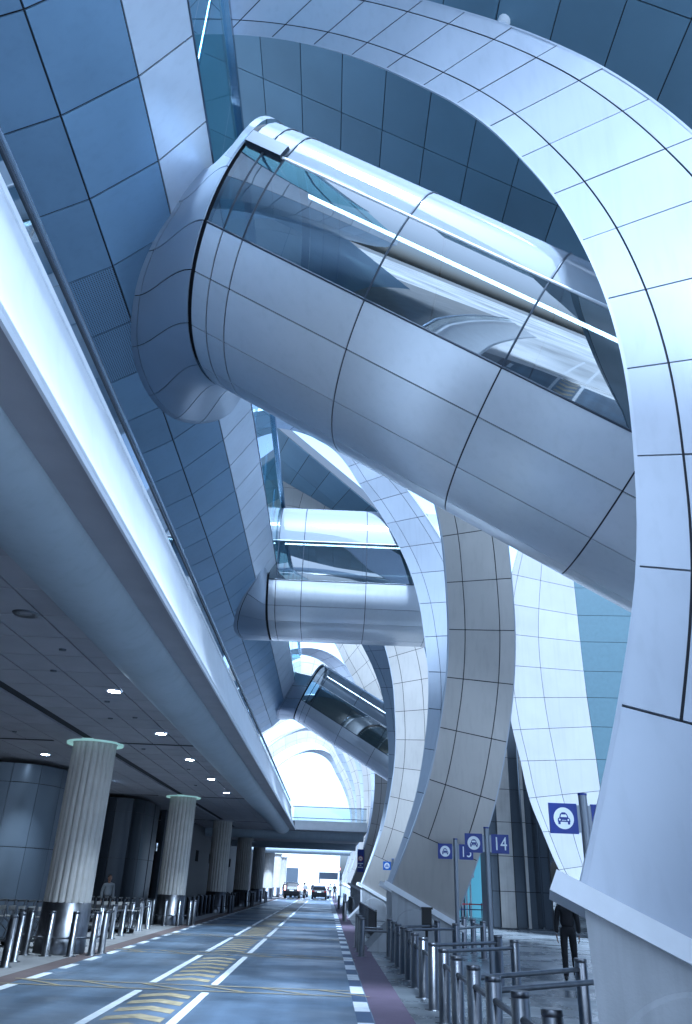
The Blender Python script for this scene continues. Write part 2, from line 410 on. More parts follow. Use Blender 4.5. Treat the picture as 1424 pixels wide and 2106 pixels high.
# painted markings
wl, yl, bl, kb = MB(), MB(), MB(), MB()
zc = 0.004
def rect(b, x0, x1, y0, y1, z=zc): b.quad([(x0, y0, z), (x1, y0, z), (x1, y1, z), (x0, y1, z)])
def stroke(b, p, q, wd, z):
    d = np.array([q[0]-p[0], q[1]-p[1]], float); d /= np.linalg.norm(d); n = np.array([-d[1], d[0]])*wd/2
    b.quad([(p[0]-n[0], p[1]-n[1], z), (q[0]-n[0], q[1]-n[1], z), (q[0]+n[0], q[1]+n[1], z), (p[0]+n[0], p[1]+n[1], z)])
bands = [15.35+6.85*k for k in range(-3, 12)]
prev = -20
for bd in bands+[92]:
    if bd-0.55 > prev:
        rect(wl, -3.12, -2.99, prev+0.55, bd-0.55); rect(wl, -2.01, -1.88, prev+0.55, bd-0.55)
    prev = bd
y = -6.0
while y < 90:
    if all(abs(y+0.3-bd) > 0.72 for bd in bands):
        xm = -2.5
        yl.quad([(-2.90, y, zc), (xm, y+0.30, zc), (xm, y+0.66, zc), (-2.90, y+0.36, zc)])
        yl.quad([(xm, y+0.30, zc), (-2.10, y, zc), (-2.10, y+0.36, zc), (xm, y+0.66, zc)])
    y += 0.74
for k, bd in enumerate(bands):
    stroke(yl, (-5.45, bd-0.36), (0.5, bd-0.36), 0.075, 0.008); stroke(yl, (-5.45, bd+0.36), (0.5, bd+0.36), 0.075, 0.008)
    x = -5.3
    while x < 0.1:
        stroke(yl, (x, bd+0.33), (x+0.85, bd-0.33), 0.075, 0.0095); x += 1.05
y = -5.2
while y < 110:
    rect(wl, -5.30, -5.12, y, y+0.95); y += 1.75
y = -5.0; k = 0
while y < 110:
    rect(wl if k % 2 == 0 else bl, 0.50, 0.73, y, y+1.02, 0.006); y += 1.02; k += 1
for k in range(12):     # crossing before the parked cars
    rect(wl if k % 2 else yl, -5.2+0.48*k, -5.2+0.48*k+0.26, 96, 101, 0.006)
struct(wl.build('road_white_markings', M_wline)); struct(yl.build('road_yellow_markings', M_yline)); struct(bl.build('road_blue_markings', M_bline))

# ================================================================ THE RIBS
INNER = [(1.92,1.72),(2.52,3.21),(3.02,4.70),(3.34,6.23),(3.55,7.75),(3.61,9.24),(3.51,10.72),(3.28,12.1),(2.9,13.35),(2.45,14.5),(1.9,15.45),(1.27,16.22),(.53,17.0),(-.22,17.62),(-1.06,18.1),(-2.0,18.42),(-3.0,18.52),(-4.3,18.4),(-5.8,18.05),(-7.3,17.5),(-8.8,16.8),(-10.3,15.9)]
INNER_B = INNER[:6]+[(3.53,10.75),(3.38,12.28),(3.06,13.75),(2.60,15.08),(2.02,16.38),(1.38,17.6),(.74,18.65),(.2,19.7),(-.5,20.7),(-1.5,21.5),(-2.8,22.0),(-4.2,22.1),(-5.8,21.7),(-7.5,20.9),(-9.3,19.7),(-11.2,18.0)]
L_M  = [.25,.33,.42,.50,.60,.68,.77,.80,.82,.82,.82,.82,.82,.82,.82,.82,.82,.82,.82,.82,.82,.82]
L_TA = [-.45,-.33,-.24,-.20,-.19,-.17,-.14,-.17,-.18,-.15,-.11,-.04,0,.03,.12,.2,.28,.34,.4,.4,.4,.4]
L_W  = [1.95,1.93,1.90,1.86,1.83,1.80,1.78,1.74,1.72,1.67,1.61,1.54,1.46,1.41,1.35,1.3,1.3,1.3,1.3,1.3,1.3,1.3]
G_AL = [-27.5,-20.7,-15.3,-10,-4,1.4,6.5,12,19,28,37,45,53,60,67,73,80,86,92,98,104,110]
Y_L, K_L, Y_G, K_G = 6.29, 0.2345, 4.14, -0.20
in_f = smooth_curve(range(len(INNER)), INNER); in_b = smooth_curve(range(len(INNER)), INNER_B)
lm_f = smooth_curve(range(len(INNER)), [(a, b_, c_) for a, b_, c_ in zip(L_M, L_TA, L_W)])
ga_f = smooth_curve(range(len(INNER)), [(a,) for a in G_AL])
def light_surf(u, v, fn=None):
    X, Z = (fn or in_f)(u); m, ta, wd = lm_f(u)
    return (X+wd*v, Y_L+K_L*(Z-1.7)-m*wd*v, Z+ta*wd*v)
def grey_surf(u, v):
    X, Z = in_b(u); a = rad(ga_f(u)[0]); wd = 2.08+0.02*u
    return (X+wd*v*math.cos(a), Y_G+K_G*(Z-1.7), Z+wd*v*math.sin(a))
def rib_parts(root, surf, vbreaks, base, pm=None):
    us = list(range(len(INNER)))
    off = lambda f: (lambda u, v: np.array(f(u, v))-np.array(base))
    f = off(surf)
    mp, mb = MB(), MB()
    panel_grid(mp, mb, f, us[:2], [0, 1], nu=4, nv=4, gap=0.024, flip=True)
    panel_grid(mp, mb, f, us[1:], vbreaks, nu=5, nv=2, gap=0.028, flip=True, jitter=0.004)
    mp.build('cladding', pm or M_rib, root, off=(0, 0, 0)); mb.build('joint_lining', M_joint, root, off=(0, 0, 0))
    # the solid body behind the panels: back sheet and the two edges
    e = 1e-3
    def nrm(u, v):
        a = np.array(f(u+e, v))-np.array(f(u-e, v)); c_ = np.array(f(u, v+e))-np.array(f(u, v-e))
        n = np.cross(c_, a); return n/np.linalg.norm(n)
    bk = MB(); U = lin(0, us[-1], 90)
    back = lambda u, v: np.array(f(u, v))-nrm(u, v)*0.16
    front = lambda u, v: np.array(f(u, v))-nrm(u, v)*0.03
    bk.grid(back, U, lin(0, 1, 5), True)
    bk.build('back_sheet', M_clad, root, off=(0, 0, 0))
    ed = MB()
    for v0 in (0.0, 1.0):
        sgn = -1 if v0 == 0 else 1
        def out(u, k, v0=v0, sgn=sgn):
            p = np.array(f(u, v0)); d = np.array(f(u, v0))-np.array(f(u, 0.5)); d /= np.linalg.norm(d)
            return p + d*0.015 - nrm(u, v0)*(-0.006 + 0.17*k)
        ed.grid(out, U, [0, 1], True)
        ed.grid(lambda u, k: out(u, 0)*(1-k)+(np.array(f(u, v0+(-sgn)*0.012))+nrm(u, v0)*0.004)*k, U, [0, 1], True)
    ed.build('edge_trim', M_rib, root, off=(0, 0, 0))
light_labels = ['huge pale rib nearest the viewer, arching over the road from a white pedestal',
  'white rib behind the grey one, rising beside the level bridge from the second pedestal',
  'white rib strip curving up beside the far sloping glass bridge',
  'pale far rib rising at the edge of the cross deck opening',
  'pale rib fifth along the road, an arch round the bright sky opening', 'pale rib sixth along the road, a thin arch close to the sky opening', 'farthest pale rib framing the bright sky opening']
grey_labels = ['wide grey panelled rib leaning toward the viewer behind the taxi sign 15',
  'dark grey rib with cream lower panels, next behind the widest grey one',
  'third grey rib along the road, narrow and partly hidden by cream panels',
  'fourth grey rib arch, thin, round the sky opening', 'fifth grey rib arch, thinner, round the sky opening', 'farthest grey rib arch seen through the sky opening']
baseL = (1.92, Y_L, 1.7); baseG = (1.92, Y_G, 1.7)
Lroot = thing('canopy_rib', light_labels[0], 'rib', baseL, 'pale canopy ribs over the road')
rib_parts(Lroot, light_surf, [0, .24, .80, 1], baseL)
Lb = thing('canopy_rib', light_labels[1], 'rib', baseL, 'pale canopy ribs over the road')
rib_parts(Lb, lambda u, v: light_surf(u, v, in_b), [0, .24, .80, 1], baseL); Lb.location = (baseL[0], baseL[1]+S, baseL[2])
for n in range(2, 7): dup(Lb, (baseL[0], baseL[1]+S*n, baseL[2]), 0, light_labels[n])
Groot = thing('canopy_rib', grey_labels[0], 'rib', baseG, 'grey canopy ribs over the road')
rib_parts(Groot, grey_surf, [0, .25, .77, 1], baseG, M_ribg)
dup(Groot, baseG, 0, 'grey rib just outside the photo on the right, leaning over the viewer')
for n in range(2, 7): dup(Groot, (baseG[0], baseG[1]+S*n, baseG[2]), 0, grey_labels[n-1])
Groot.location = (baseG[0], baseG[1]+S, baseG[2])

# pedestals: a flared white block with a sloping cap and a raised disc on its face
def pedestal(root, dy):
    depth = 0.55
    f0 = lambda p: (p[0]-1.9, -dy*(p[0]-1.9), p[1]); f1 = lambda p: (max(p[0]+0.24, 1.5)-1.9 if p[0] < 3 else p[0]-1.9, depth-dy*(p[0]-1.9), p[1])
    body = [(1.22, 0), (3.95, 0), (3.95, 0.62), (1.93, 1.60), (1.96, 0.74), (1.30, 0.10)]
    m = MB(); m.prism(body[::-1], f0, f1); m.build('plinth', M_conc, root, off=(0, 0, 0))
    g = lambda o: (lambda p: (p[0]-1.9, o-dy*(p[0]-1.9), p[1]))
    m = MB(); cap = [(1.68, 1.72), (1.74, 1.86), (4.12, 0.70), (4.05, 0.56)]
    m.prism(cap, g(-0.07), (lambda p: (p[0]+(0.16 if p[0] < 3 else 0)-1.9, depth+0.02-dy*(p[0]-1.9), p[1]-(0.07 if p[0] < 3 else 0)))); m.build('cap', M_trim, root, off=(0, 0, 0))
    m = MB(); N = 40; r = 0.68; cx, cz = 2.63, 0.44
    ring = []
    for k in range(N+1):
        a = math.pi*(-0.21)+ (math.pi*1.42)*k/N
        ring.append((a,))
    pts = [(cx+r*math.cos(a[0]), max(0.002, cz+r*math.sin(a[0]))) for a in ring]
    pts2 = [(cx+(r-0.03)*math.cos(a[0]), max(0.002, cz+(r-0.03)*math.sin(a[0]))) for a in ring]
    m.quad([g(-0.035)(p) for p in pts2][::-1])
    for k in range(N):
        m.quad([g(0.002)(pts[k]), g(-0.035)(pts2[k]), g(-0.035)(pts2[k+1]), g(0.002)(pts[k+1])], True)
    m.build('disc', M_conc, root, off=(0, 0, 0))
ped_l = ['large white pedestal in the near right corner with a sloping cap', 'pale pedestal whose white flared foot shows left of the grey one',
  'third white pedestal with flared foot beside the dark queue barrier', 'fourth white pedestal along the right kerb', 'farthest white pedestal along the right kerb']
ped_g = ['grey pedestal with a raised disc under the widest grey rib', 'cream pedestal with a faint disc, second along the kerb', 'small cream pedestal third along the kerb', 'small cream pedestal farthest along the kerb']
Proot = thing('pedestal', ped_l[0], 'pedestal', (1.9, Y_L, 0), 'pedestals carrying the pale ribs'); pedestal(Proot, 0.27)
for n in range(1, 5): dup(Proot, (1.9, Y_L+S*n, 0), 0, ped_l[n])
Qroot = thing('pedestal', ped_g[0], 'pedestal', (1.9, Y_G+S-0.05, 0), 'pedestals carrying the grey ribs'); pedestal(Qroot, 0.0)
for n in range(2, 5): dup(Qroot, (1.9, Y_G+S*n-0.05, 0), 0, ped_g[n-1])

# ================================================================ THE ROOF
def roof(name, label, P0, A, B, na, nb, thick=0.5, gap=0.03):
    r = thing(name, label, 'roof', P0)
    A, B, P = np.array(A, float), np.array(B, float), np.array(P0, float)
    f = lambda u, v: P+A*u+B*v
    mp, mb = MB(), MB()
    panel_grid(mp, mb, f, list(range(na+1)), list(range(nb+1)), 1, 1, gap, 0.04, flip=True)
    n = -np.cross(A, B); n /= np.linalg.norm(n)
    mp.build('ceiling_panels', M_roof, r); mb.build('joint_lining', M_joint, r)
    c = [f(0, 0), f(na, 0), f(na, nb), f(0, nb)]
    m = MB(); lo = [p-n*0.05 for p in c]; hi = [p-n*thick for p in c]
    m.quad(hi)
    for k in range(4): m.quad([lo[k], lo[(k+1) % 4], hi[(k+1) % 4], hi[k]])
    m.build('roof_deck', M_core, r)
    return r
RA = 1.262            # panel width measured along X
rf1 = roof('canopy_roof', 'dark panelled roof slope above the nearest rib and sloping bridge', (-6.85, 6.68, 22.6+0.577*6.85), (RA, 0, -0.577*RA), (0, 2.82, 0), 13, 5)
rf_shade = roof('canopy_roof', 'unseen roof slope added behind the viewer to shade the nearest rib', (-0.54, 6.68-S-2.82, 22.6+0.577*0.54), (RA, 0, -0.577*RA), (0, 2.82, 0), 8, 5)  # added out of view, cut short so it shades only the rib side
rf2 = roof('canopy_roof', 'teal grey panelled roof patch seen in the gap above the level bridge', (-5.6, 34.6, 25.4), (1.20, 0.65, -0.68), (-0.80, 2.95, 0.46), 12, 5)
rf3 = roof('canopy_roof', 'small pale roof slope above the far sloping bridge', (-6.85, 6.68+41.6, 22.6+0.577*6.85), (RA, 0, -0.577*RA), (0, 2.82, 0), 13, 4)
m = MB(); m.tube([(3.40, 10.9, 18.95), (3.46, 10.9, 20.65)], 0.09, 12); m.tube([(3.36, 10.9, 20.35), (3.46, 10.9, 20.70)], 0.16, 12)
tag(m.build('hanger_post', M_trim, None, off=(3.4, 10.9, 18.95)), 'short white hanger post between the nearest rib and the dark roof', 'hanger')

# ================================================================ GALLERY BUILDING ON THE LEFT (overhanging panelled soffit)
WALL = [(-2.8, 14.2), (-3.52, 13.08), (-4.55, 12.06), (-5.35, 11.55), (-6.9, 11.05)]
gal = thing('gallery_building', 'blue panelled gallery overhanging the left deck with a glazed upper edge', 'building', (-5.0, 0, 11))
mp, mb, mq, mpale = MB(), MB(), MB(), MB()
ys = [7.66+1.555*k for k in range(-8, 33)]
for i in range(4):
    a, b_ = np.array(WALL[i]), np.array(WALL[i+1])
    f = lambda u, v, a=a, b_=b_: (a[0]+(b_[0]-a[0])*v, u, a[1]+(b_[1]-a[1])*v)
    kq = [k for k, y in enumerate(ys) if 10.6 < y < 13.2]
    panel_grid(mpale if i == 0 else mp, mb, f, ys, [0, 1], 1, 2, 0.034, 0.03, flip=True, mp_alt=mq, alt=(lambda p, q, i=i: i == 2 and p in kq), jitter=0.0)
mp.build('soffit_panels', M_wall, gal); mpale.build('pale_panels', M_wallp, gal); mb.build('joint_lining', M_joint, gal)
pq = mq.build('perforated_panels', M_perf, gal); set_uv(pq, mq)
Y0g, Y1g = ys[0], ys[-1]
m = MB(); m.box((-6.95, (Y0g+Y1g)/2, 8.6), (0.1, Y1g-Y0g, 4.9)); m.build('deck_wall', M_wall, gal)
m = MB()
for y in [Y0g+3.11*k for k in range(int((Y1g-Y0g)/3.11)+1)]:
    m.quad([(-2.82, y+0.01, 14.22), (-2.82, y+3.1, 14.22), (-2.82, y+3.1, 17.55), (-2.82, y+0.01, 17.55)])
m.build('glazing', G_gall, gal)
m = MB(); m.box((-2.8, (Y0g+Y1g)/2, 17.66), (0.16, Y1g-Y0g, 0.22)); m.box((-2.82, (Y0g+Y1g)/2, 14.24), (0.07, Y1g-Y0g, 0.06)); m.build('glazing_rail', M_hand, gal)
m = MB(); m.box((-5.6, (Y0g+Y1g)/2, 14.1), (5.4, Y1g-Y0g, 0.1)); m.build('gallery_floor', M_wall, gal)
m = MB(); m.box((-7.6, (Y0g+Y1g)/2, 16.2), (0.1, Y1g-Y0g, 4.2)); m.build('rear_wall', M_wall, gal)
m = MB()
for k in range(14):
    m.tube([(-3.1, Y0g+1.2+4.2*k, 14.15), (-3.1, Y0g+1.2+4.2*k, 17.6)], 0.05, 8)
m.build('mullions', M_hand, gal)

# ================================================================ BRIDGES
def wall_hit(p, d):
    """distance along d from p (in X,Z) to the gallery wall outline"""
    best = None
    segs = [((-2.8, 19.5), (-2.8, 14.2))]+list(zip(WALL, WALL[1:]))
    for a, b_ in segs:
        ex, ez = b_[0]-a[0], b_[1]-a[1]
        den = d[0]*ez-d[1]*ex
        if abs(den) < 1e-9: continue
        t = ((a[0]-p[0])*ez-(a[1]-p[1])*ex)/den
        s_ = ((a[0]-p[0])*d[1]-(a[1]-p[1])*d[0])/den
        if -0.02 <= s_ <= 1.02 and t > -3 and (best is None or t < best): best = t
    return best if best is not None else 2.0
def bridge(label, yc, nc, a, b, bt, ex, ang, t_cap, joints, tend, flare, phis, phi_sill, phi_rail, loc, hood=False, strip=0.7):
    root = thing('glass_bridge', label, 'bridge', loc)
    ca, sa = math.cos(ang), math.sin(ang)
    def W(t, Y, n): return np.array((t*ca+n*sa, Y, -t*sa+n*ca))
    def sect(ph, sc_=1.0):
        c_, s_ = math.cos(ph), math.sin(ph); bb = b if s_ >= 0 else bt
        Y = yc-a*sc_*math.copysign(abs(c_)**(2/ex), c_); n = nc-bb*sc_*math.copysign(abs(s_)**(2/ex), s_)
        return Y, n
    def f(t, ph):
        Y, n = sect(ph); return W(t, Y, n)
    # cladding below the sill
    mp, mb = MB(), MB()
    panel_grid(mp, mb, f, joints, phis, 3, 6, 0.028, 0.03, flip=True)
    mp.build('cladding', M_clad, root); mb.build('joint_lining', M_joint, root)
    # collar ring and dark gap
    m = MB(); m.grid(lambda t, ph: W(t, *sect(ph, 0.965)), [t_cap-0.16, t_cap+0.05], lin(0, 2*math.pi, 73), True, True); m.build('shadow_gap', M_joint, root)
    # glass
    ps, pr = phi_sill, phi_rail
    gl = MB()
    gj = joints
    for t0, t1 in zip(gj, gj[1:]):
        gl = MB(); gl.grid(f, [t0+0.012, t1-0.012], lin(pr+0.01, ps-0.006, 9), True, True); gl.build('side_pane', G_bridge, root)
        gl = MB(); gl.grid(f, [t0+0.012, t1-0.012], lin(math.pi-pr-0.01, math.pi-ps+0.006, 9), True, False); gl.build('rear_pane', G_bridge, root)
    gt = MB()
    for t0, t1 in zip(gj, gj[1:]):
        gt = MB(); gt.grid(f, [t0+0.012, t1-0.012], lin(-math.pi-pr+0.01, pr-0.01, 25), True, True); gt.build('top_pane', G_top, root)
    for t in gj[1:]:
        m = MB(); m.tube([f(t, ph) for ph in lin(-math.pi-pr, ps, 36)], 0.020, 6); m.build('glazing_rib', M_frame, root)
    for ph in (pr, math.pi-pr):
        m = MB(); m.tube([f(t, ph) for t in lin(gj[0], gj[-1], 12)], 0.028, 8); m.build('glazing_rail', M_trim, root)
    m = MB(); m.tube([f(t, ps) for t in lin(gj[0], gj[-1], 12)], 0.022, 6); m.tube([f(t, math.pi-ps) for t in lin(gj[0], gj[-1], 12)], 0.022, 6); m.build('sill', M_frame, root)
    # hood box over the first glazing bay
    hm = MB()
    Yr, nr = sect(pr-0.02)
    for (t0, t1) in ((t_cap+0.02, joints[1]-0.02), (joints[1]-0.02, joints[2]-0.05)):
        c0, c1 = W(t0, Yr-0.10, nr+0.02), W(t1, Yr-0.10, nr+0.02)
        pts = []
        for t in (t0, t1):
            pts.append([W(t, Yr-0.09, nr-0.12), W(t, Yr-0.11, nr+0.14), W(t, Yr+0.25, nr+0.30), W(t, Yr+0.22, nr-0.12)])
        for k in range(4): hm.quad([pts[0][k], pts[1][k], pts[1][(k+1) % 4], pts[0][(k+1) % 4]])
        hm.quad(pts[0]); hm.quad(pts[1][::-1])
    if hood: hm.build('hood', M_frame, root)
    # interior: floor, escalator balustrades, lit handrail line
    m = MB(); n0 = nc-0.80*b
    m.grid(lambda t, Y: W(t, Y, n0), [joints[0], tend], [yc-a*0.5, yc+a*0.5], False); m.build('floor', M_inter, root)
    m = MB()
    for dY in (-0.9, 0.9):
        m.grid(lambda t, n: W(t, yc+dY*0.6, n), [joints[0], tend], [n0, n0+1.0], False)
    m.build('escalator_balustrade', M_inter, root)
    m = MB(); m.grid(lambda t, n: W(t, yc+a*0.80, n), [joints[0], tend], [nc-0.45*b, nc+0.55], False); m.build('inner_wall', M_inter, root)
    m = MB()
    for t0, t1 in ((gj[1], gj[-1]),):
        p = [W(t0+0.15, yc-a*0.47, nc+strip), W(t1-0.15, yc-a*0.47, nc+strip), W(t1-0.15, yc-a*0.45, nc+strip+0.012), W(t0+0.15, yc-a*0.45, nc+strip+0.012)]
        m.quad(p); q = [x+np.array((0, 0, .06)) for x in p]; m.quad(q[::-1])
        for k in range(4): m.quad([p[k], q[k], q[(k+1) % 4], p[(k+1) % 4]])
    m.build('lighting_strip', M_strip, root)
    # flared skirt onto the gallery wall
    fy, fn, fa, fb, fbt = flare
    def g(u, ph):
        Y0, n0_ = sect(ph, 1.0); s_ = math.sin(ph)
        Y1 = fy-fa*math.copysign(abs(math.cos(ph))**(2/2.2), math.cos(ph)); n1 = fn-(fb if s_ >= 0 else fbt)*math.copysign(abs(s_)**(2/2.2), s_)
        p = W(0, Y1, n1)
        t1 = (-wall_hit((p[0], p[2]), (-ca, sa))-0.05) if ph > 0.05 else t_cap-0.75
        k = u*u*(3-2*u)*0.55+u*0.45
        t0 = t_cap-0.05
        return W(t0+(t1-t0)*u, Y0+(Y1-Y0)*k, n0_+(n1-n0_)*k)
    mp, mb = MB(), MB()
    panel_grid(mp, mb, g, [0.0, 0.86, 1.0], [ps-0.35]+[p for p in phis if p > ps-0.3]+[math.pi-0.30], 8, 5, 0.032, 0.025)
    panel_grid(mp, mb, g, [0.0, 1.0], [0.06, ps-0.35], 8, 6, 0.032, 0.025)
    m = MB(); m.grid(lambda t, ph: W(t, *sect(ph, 1.015)), [t_cap-0.16, t_cap-0.03], lin(-math.pi-0.3, 0.3, 40), True, True); m.build('top_collar', G_top, root)
    mp.build('flared_skirt', M_skirt, root); mb.build('skirt_lining', M_joint, root)
    return root
D = math.pi/180
ph1 = [x*D for x in (39.6, 57, 78, 101, 123, 140.4)]
j1 = [-8.36, -8.0, -7.58, -5.07, -2.48, 0.12, 2.7, 5.3, 7.9]
bridge('near sloping glass tube bridge clad in pale panels, running down to the right', 12.2, 11.0, 3.25, 2.77, 1.5, 2.0, rad(30), -8.39, j1, 7.9,
       (14.0, 10.9, 3.9, 2.96, 1.6), ph1, 39.6*D, 8*D, (0, 12.2, 9.5), True)
ph2 = [x*D for x in (13, 42, 66, 92, 122, 167)]
bridge('level glass bridge with dark blue cladding between the second and third ribs', 33.2, 14.4, 2.8, 2.6, 3.3, 3.0, 0.0, -3.1, [-3.07, -2.75, -1.63, 1.16, 3.95, 6.74], 6.74,
       (33.4, 14.2, 4.3, 2.25, 2.2), ph2, 13*D, -8*D, (0, 33.2, 14.4), False, 1.35)
bridge('far sloping glass bridge with gold reflections, running down to the right', 12.2+2*S, 11.0+0.75, 3.25, 2.77, 1.5, 2.0, rad(30), -8.39, j1, 7.9,
       (14.0+2*S, 10.9+0.75, 3.9, 2.96, 1.6), ph1, 39.6*D, 8*D, (0, 12.2+2*S, 9.5))

# ================================================================ THE RAISED DECK ON THE LEFT
ZS = 4.85; DY0, DY1 = -9.0, 54.0
deck = thing('raised_deck', 'raised deck on the left with a bright white curved edge over the pavement', 'deck', (-6, 20, ZS))
FAS = [(-2.23, 4.85), (-2.20, 4.90), (-2.24, 4.97), (-2.33, 5.12), (-2.44, 5.36), (-2.53, 5.66), (-2.58, 5.95), (-2.60, 6.17)]
def extr(m, prof, y0, y1, ny=2, flip=False):
    ff = smooth_curve(range(len(prof)), prof)
    m.grid(lambda y, t: (ff(t)[0], y, ff(t)[1]), lin(y0, y1, ny), lin(0, len(prof)-1, (len(prof)-1)*3+1), True, flip)
m = MB(); extr(m, FAS, DY0, DY1); m.build('fascia', M_fasc, deck)
m = MB(); m.box((-2.66, (DY0+DY1)/2, 6.20), (0.16, DY1-DY0, 0.06)); m.box((-2.215, (DY0+DY1)/2, 4.835), (0.03, DY1-DY0, 0.05)); m.build('edge_trim', M_trim, deck)
m = MB()
BN = [(-2.62+0.0, ZS)]+[(-3.10+0.48*math.cos(t), ZS-0.30*math.sin(t)) for t in lin(0.12, math.pi-0.12, 13)]+[(-3.58, ZS)]
extr(m, BN, DY0, DY1-0.3, flip=True); m.build('bullnose', M_bull, deck)
m = MB(); m.quad([(-2.23, DY0, ZS), (-2.62, DY0, ZS), (-2.62, DY1, ZS), (-2.23, DY1, ZS)]); m.build('edge_soffit', M_soff, deck)
mp, mb = MB(), MB()
xs = [-3.60, -4.05, -4.75, -5.45, -6.20, -6.50, -7.3, -8.1, -8.9, -9.7, -10.5, -11.3, -12.1, -12.9, -14.5, -17, -20, -24, -30]
yj = [DY0+1.05*k for k in range(int((82-DY0)/1.05)+1)]
slots = (20.9-0.25, 34.7-0.25, 48.5-0.25)
panel_grid(mp, mb, lambda u, v: (v, u, ZS), yj, xs[::-1], 1, 1, 0.028, 0.06, skip=lambda i, j: xs[::-1][j] == -6.50 or (any(abs(yj[i]+0.5-s_-0.2) < 0.3 for s_ in slots) and False))
mp.build('ceiling_panels', M_soff, deck); mb.build('ceiling_lining', M_joint, deck)
m = MB()
for s_ in slots:
    m = MB(); m.box((-4.85, s_, ZS-0.004), (2.4, 0.14, 0.012)); m.build('ceiling_slot', M_joint, deck)
    m = MB(); m.box((-9.2, s_, ZS-0.004), (3.6, 0.14, 0.012)); m.build('ceiling_slot', M_joint, deck)
m = MB(); m.quad([(-2.6, DY0, 6.17), (-2.6, DY1, 6.17), (-30, DY1, 6.17), (-30, DY0, 6.17)]); m.build('walking_surface', M_lpave, deck)
# small ceiling fittings
fit = MB()
for (x, y) in [(-4.3, 11.6), (-4.9, 13.0), (-4.6, 15.4), (-5.0, 17.2), (-4.4, 17.0), (-5.2, 21.5), (-8, 19.5), (-7.5, 24), (-4.6, 25.4), (-5.1, 30)]:
    fit = MB(); fit.lathe([(0.0, -0.025), (0.05, -0.025), (0.06, 0.0)], (x, y, ZS), 12); fit.build('sprinkler', M_dsteel, deck)
fit = MB(); fit.lathe([(0.10, -0.004), (0.16, -0.02), (0.18, 0.0)], (-4.25, 9.85, ZS), 24); fit.lathe([(0.0, 0.01), (0.10, -0.002)], (-4.25, 9.85, ZS), 24)
fit.build('speaker_grille', M_dsteel, deck)
# balustrade
bal = thing('glass_balustrade', 'glass balustrade with steel handrail along the white deck edge', 'balustrade', (-2.68, 20, 6.2))
m = MB(); y = DY0
while y < DY1-1.6:
    m.quad([(-2.70, y+.012, 6.0), (-2.70, y+1.6, 6.0), (-2.70, y+1.6, 6.60), (-2.70, y+.012, 6.60)]); y += 1.612
m.build('glass_panels', G_rail, bal)
m = MB(); m.tube([(-2.70, DY0, 6.66), (-2.70, DY1, 6.66)], 0.035, 12); m.build('handrail', M_hand, bal)
m = MB(); m.box((-2.70, (DY0+DY1)/2, 6.60), (0.03, DY1-DY0, 0.03)); m.build('glass_channel', M_frame, bal)
m = MB(); y = DY0+0.8
while y < DY1:
    m.tube([(-2.76, y, 6.2), (-2.72, y, 6.62)], 0.012, 6); y += 3.224
m.build('posts', M_steel, bal)
# downlights
light_spots = [(-4.2, 14.4), (-4.2, 18.9), (-4.2, 23.2), (-4.2, 27.8), (-4.2, 32.2), (-8.5, 23.3), (-13.3, 32.6), (-8.5, 29.5)]
dl_lab = ['nearest bright downlight in the deck ceiling', 'second bright downlight back from the nearest', 'third downlight along the deck ceiling', 'fourth small downlight along the deck ceiling',
          'farthest tiny downlight along the deck ceiling', 'downlight left of the nearest fluted column', 'small downlight at the left edge above the dark wall', 'dim downlight behind the fluted column']
for (x, y), lb in zip(light_spots, dl_lab):
    t = thing('downlight', lb, 'lamp', (x, y, ZS), 'downlights under the deck')
    m = MB(); m.lathe([(0.0, -0.014), (0.12, -0.016)], (x, y, ZS), 20); m.build('lens', M_lamp, t)
    m = MB(); m.lathe([(0.12, -0.018), (0.15, -0.018), (0.16, 0.0)], (x, y, ZS), 20); m.build('bezel', M_trim, t)
    ld = bpy.data.lights.new('downlight_beam', 'SPOT'); ld.energy = 420; ld.spot_size = rad(95); ld.spot_blend = 0.7; ld.shadow_soft_size = 0.08; ld.color = (1, 0.95, 0.86)
    lo = bpy.data.objects.new('downlight_beam', ld); col.objects.link(lo); lo.parent = t; lo.location = (0, 0, -0.05)

# fluted columns with steel drums and lit collar rings
def column(root, h=ZS, ringm=None):
    m = MB(); N = 20; seg = N*6; R = 0.56
    def flute(a):
        k = (a*N/(2*math.pi)) % 1.0
        return R-0.045*max(0.0, 1-abs(k-0.5)/0.22)**0.8
    zs = [1.06, 1.10]+lin(1.4, h-0.02, 6)
    rings = []
    for z in zs:
        i = len(m.v); rings.append(i)
        for q in range(seg):
            a = 2*math.pi*q/seg; r = flute(a); m.v.append((r*math.cos(a), r*math.sin(a), z))
    for a, b_ in zip(rings, rings[1:]):
        for q in range(seg):
            q2 = (q+1) % seg; m.f.append((a+q, a+q2, b_+q2, b_+q)); m.sm.append(False)
    m.build('shaft', M_col, root, off=(0, 0, 0))
    m = MB(); m.lathe([(0.60, 0.0), (0.60, 0.26), (0.575, 0.28), (0.575, 1.07), (0.50, 1.09)], (0, 0, 0), 48); m.build('steel_drum', M_steel, root, off=(0, 0, 0))
    m = MB(); m.lathe([(0.58, h-0.012), (0.71, h-0.012)], (0, 0, 0), 48); m.lathe([(0.71, h-0.012), (0.72, h-0.05), (0.735, h-0.05), (0.74, h+0.02)], (0, 0, 0), 48); m.build('collar_ring', ringm or M_ring, root, off=(0, 0, 0))
col_y = [20.9+13.8*k for k in range(0, 8)]
cl = ['nearest thick fluted column with steel drum and lit collar', 'second fluted column with steel drum behind the bollards', 'third fluted column, dark, beyond the second', 'fourth fluted column, dark, in the row under the deck', 'fifth dark column in the row under the deck',
      'sixth dark column in the row under the deck', 'seventh dark column in the row under the deck', 'last dark column before the bright far wall']
c0 = thing('fluted_column', cl[0], 'column', (-6.35, col_y[0], 0), 'fluted columns under the deck'); column(c0)
dup(c0, (-6.35, col_y[1], 0), 0, cl[1])
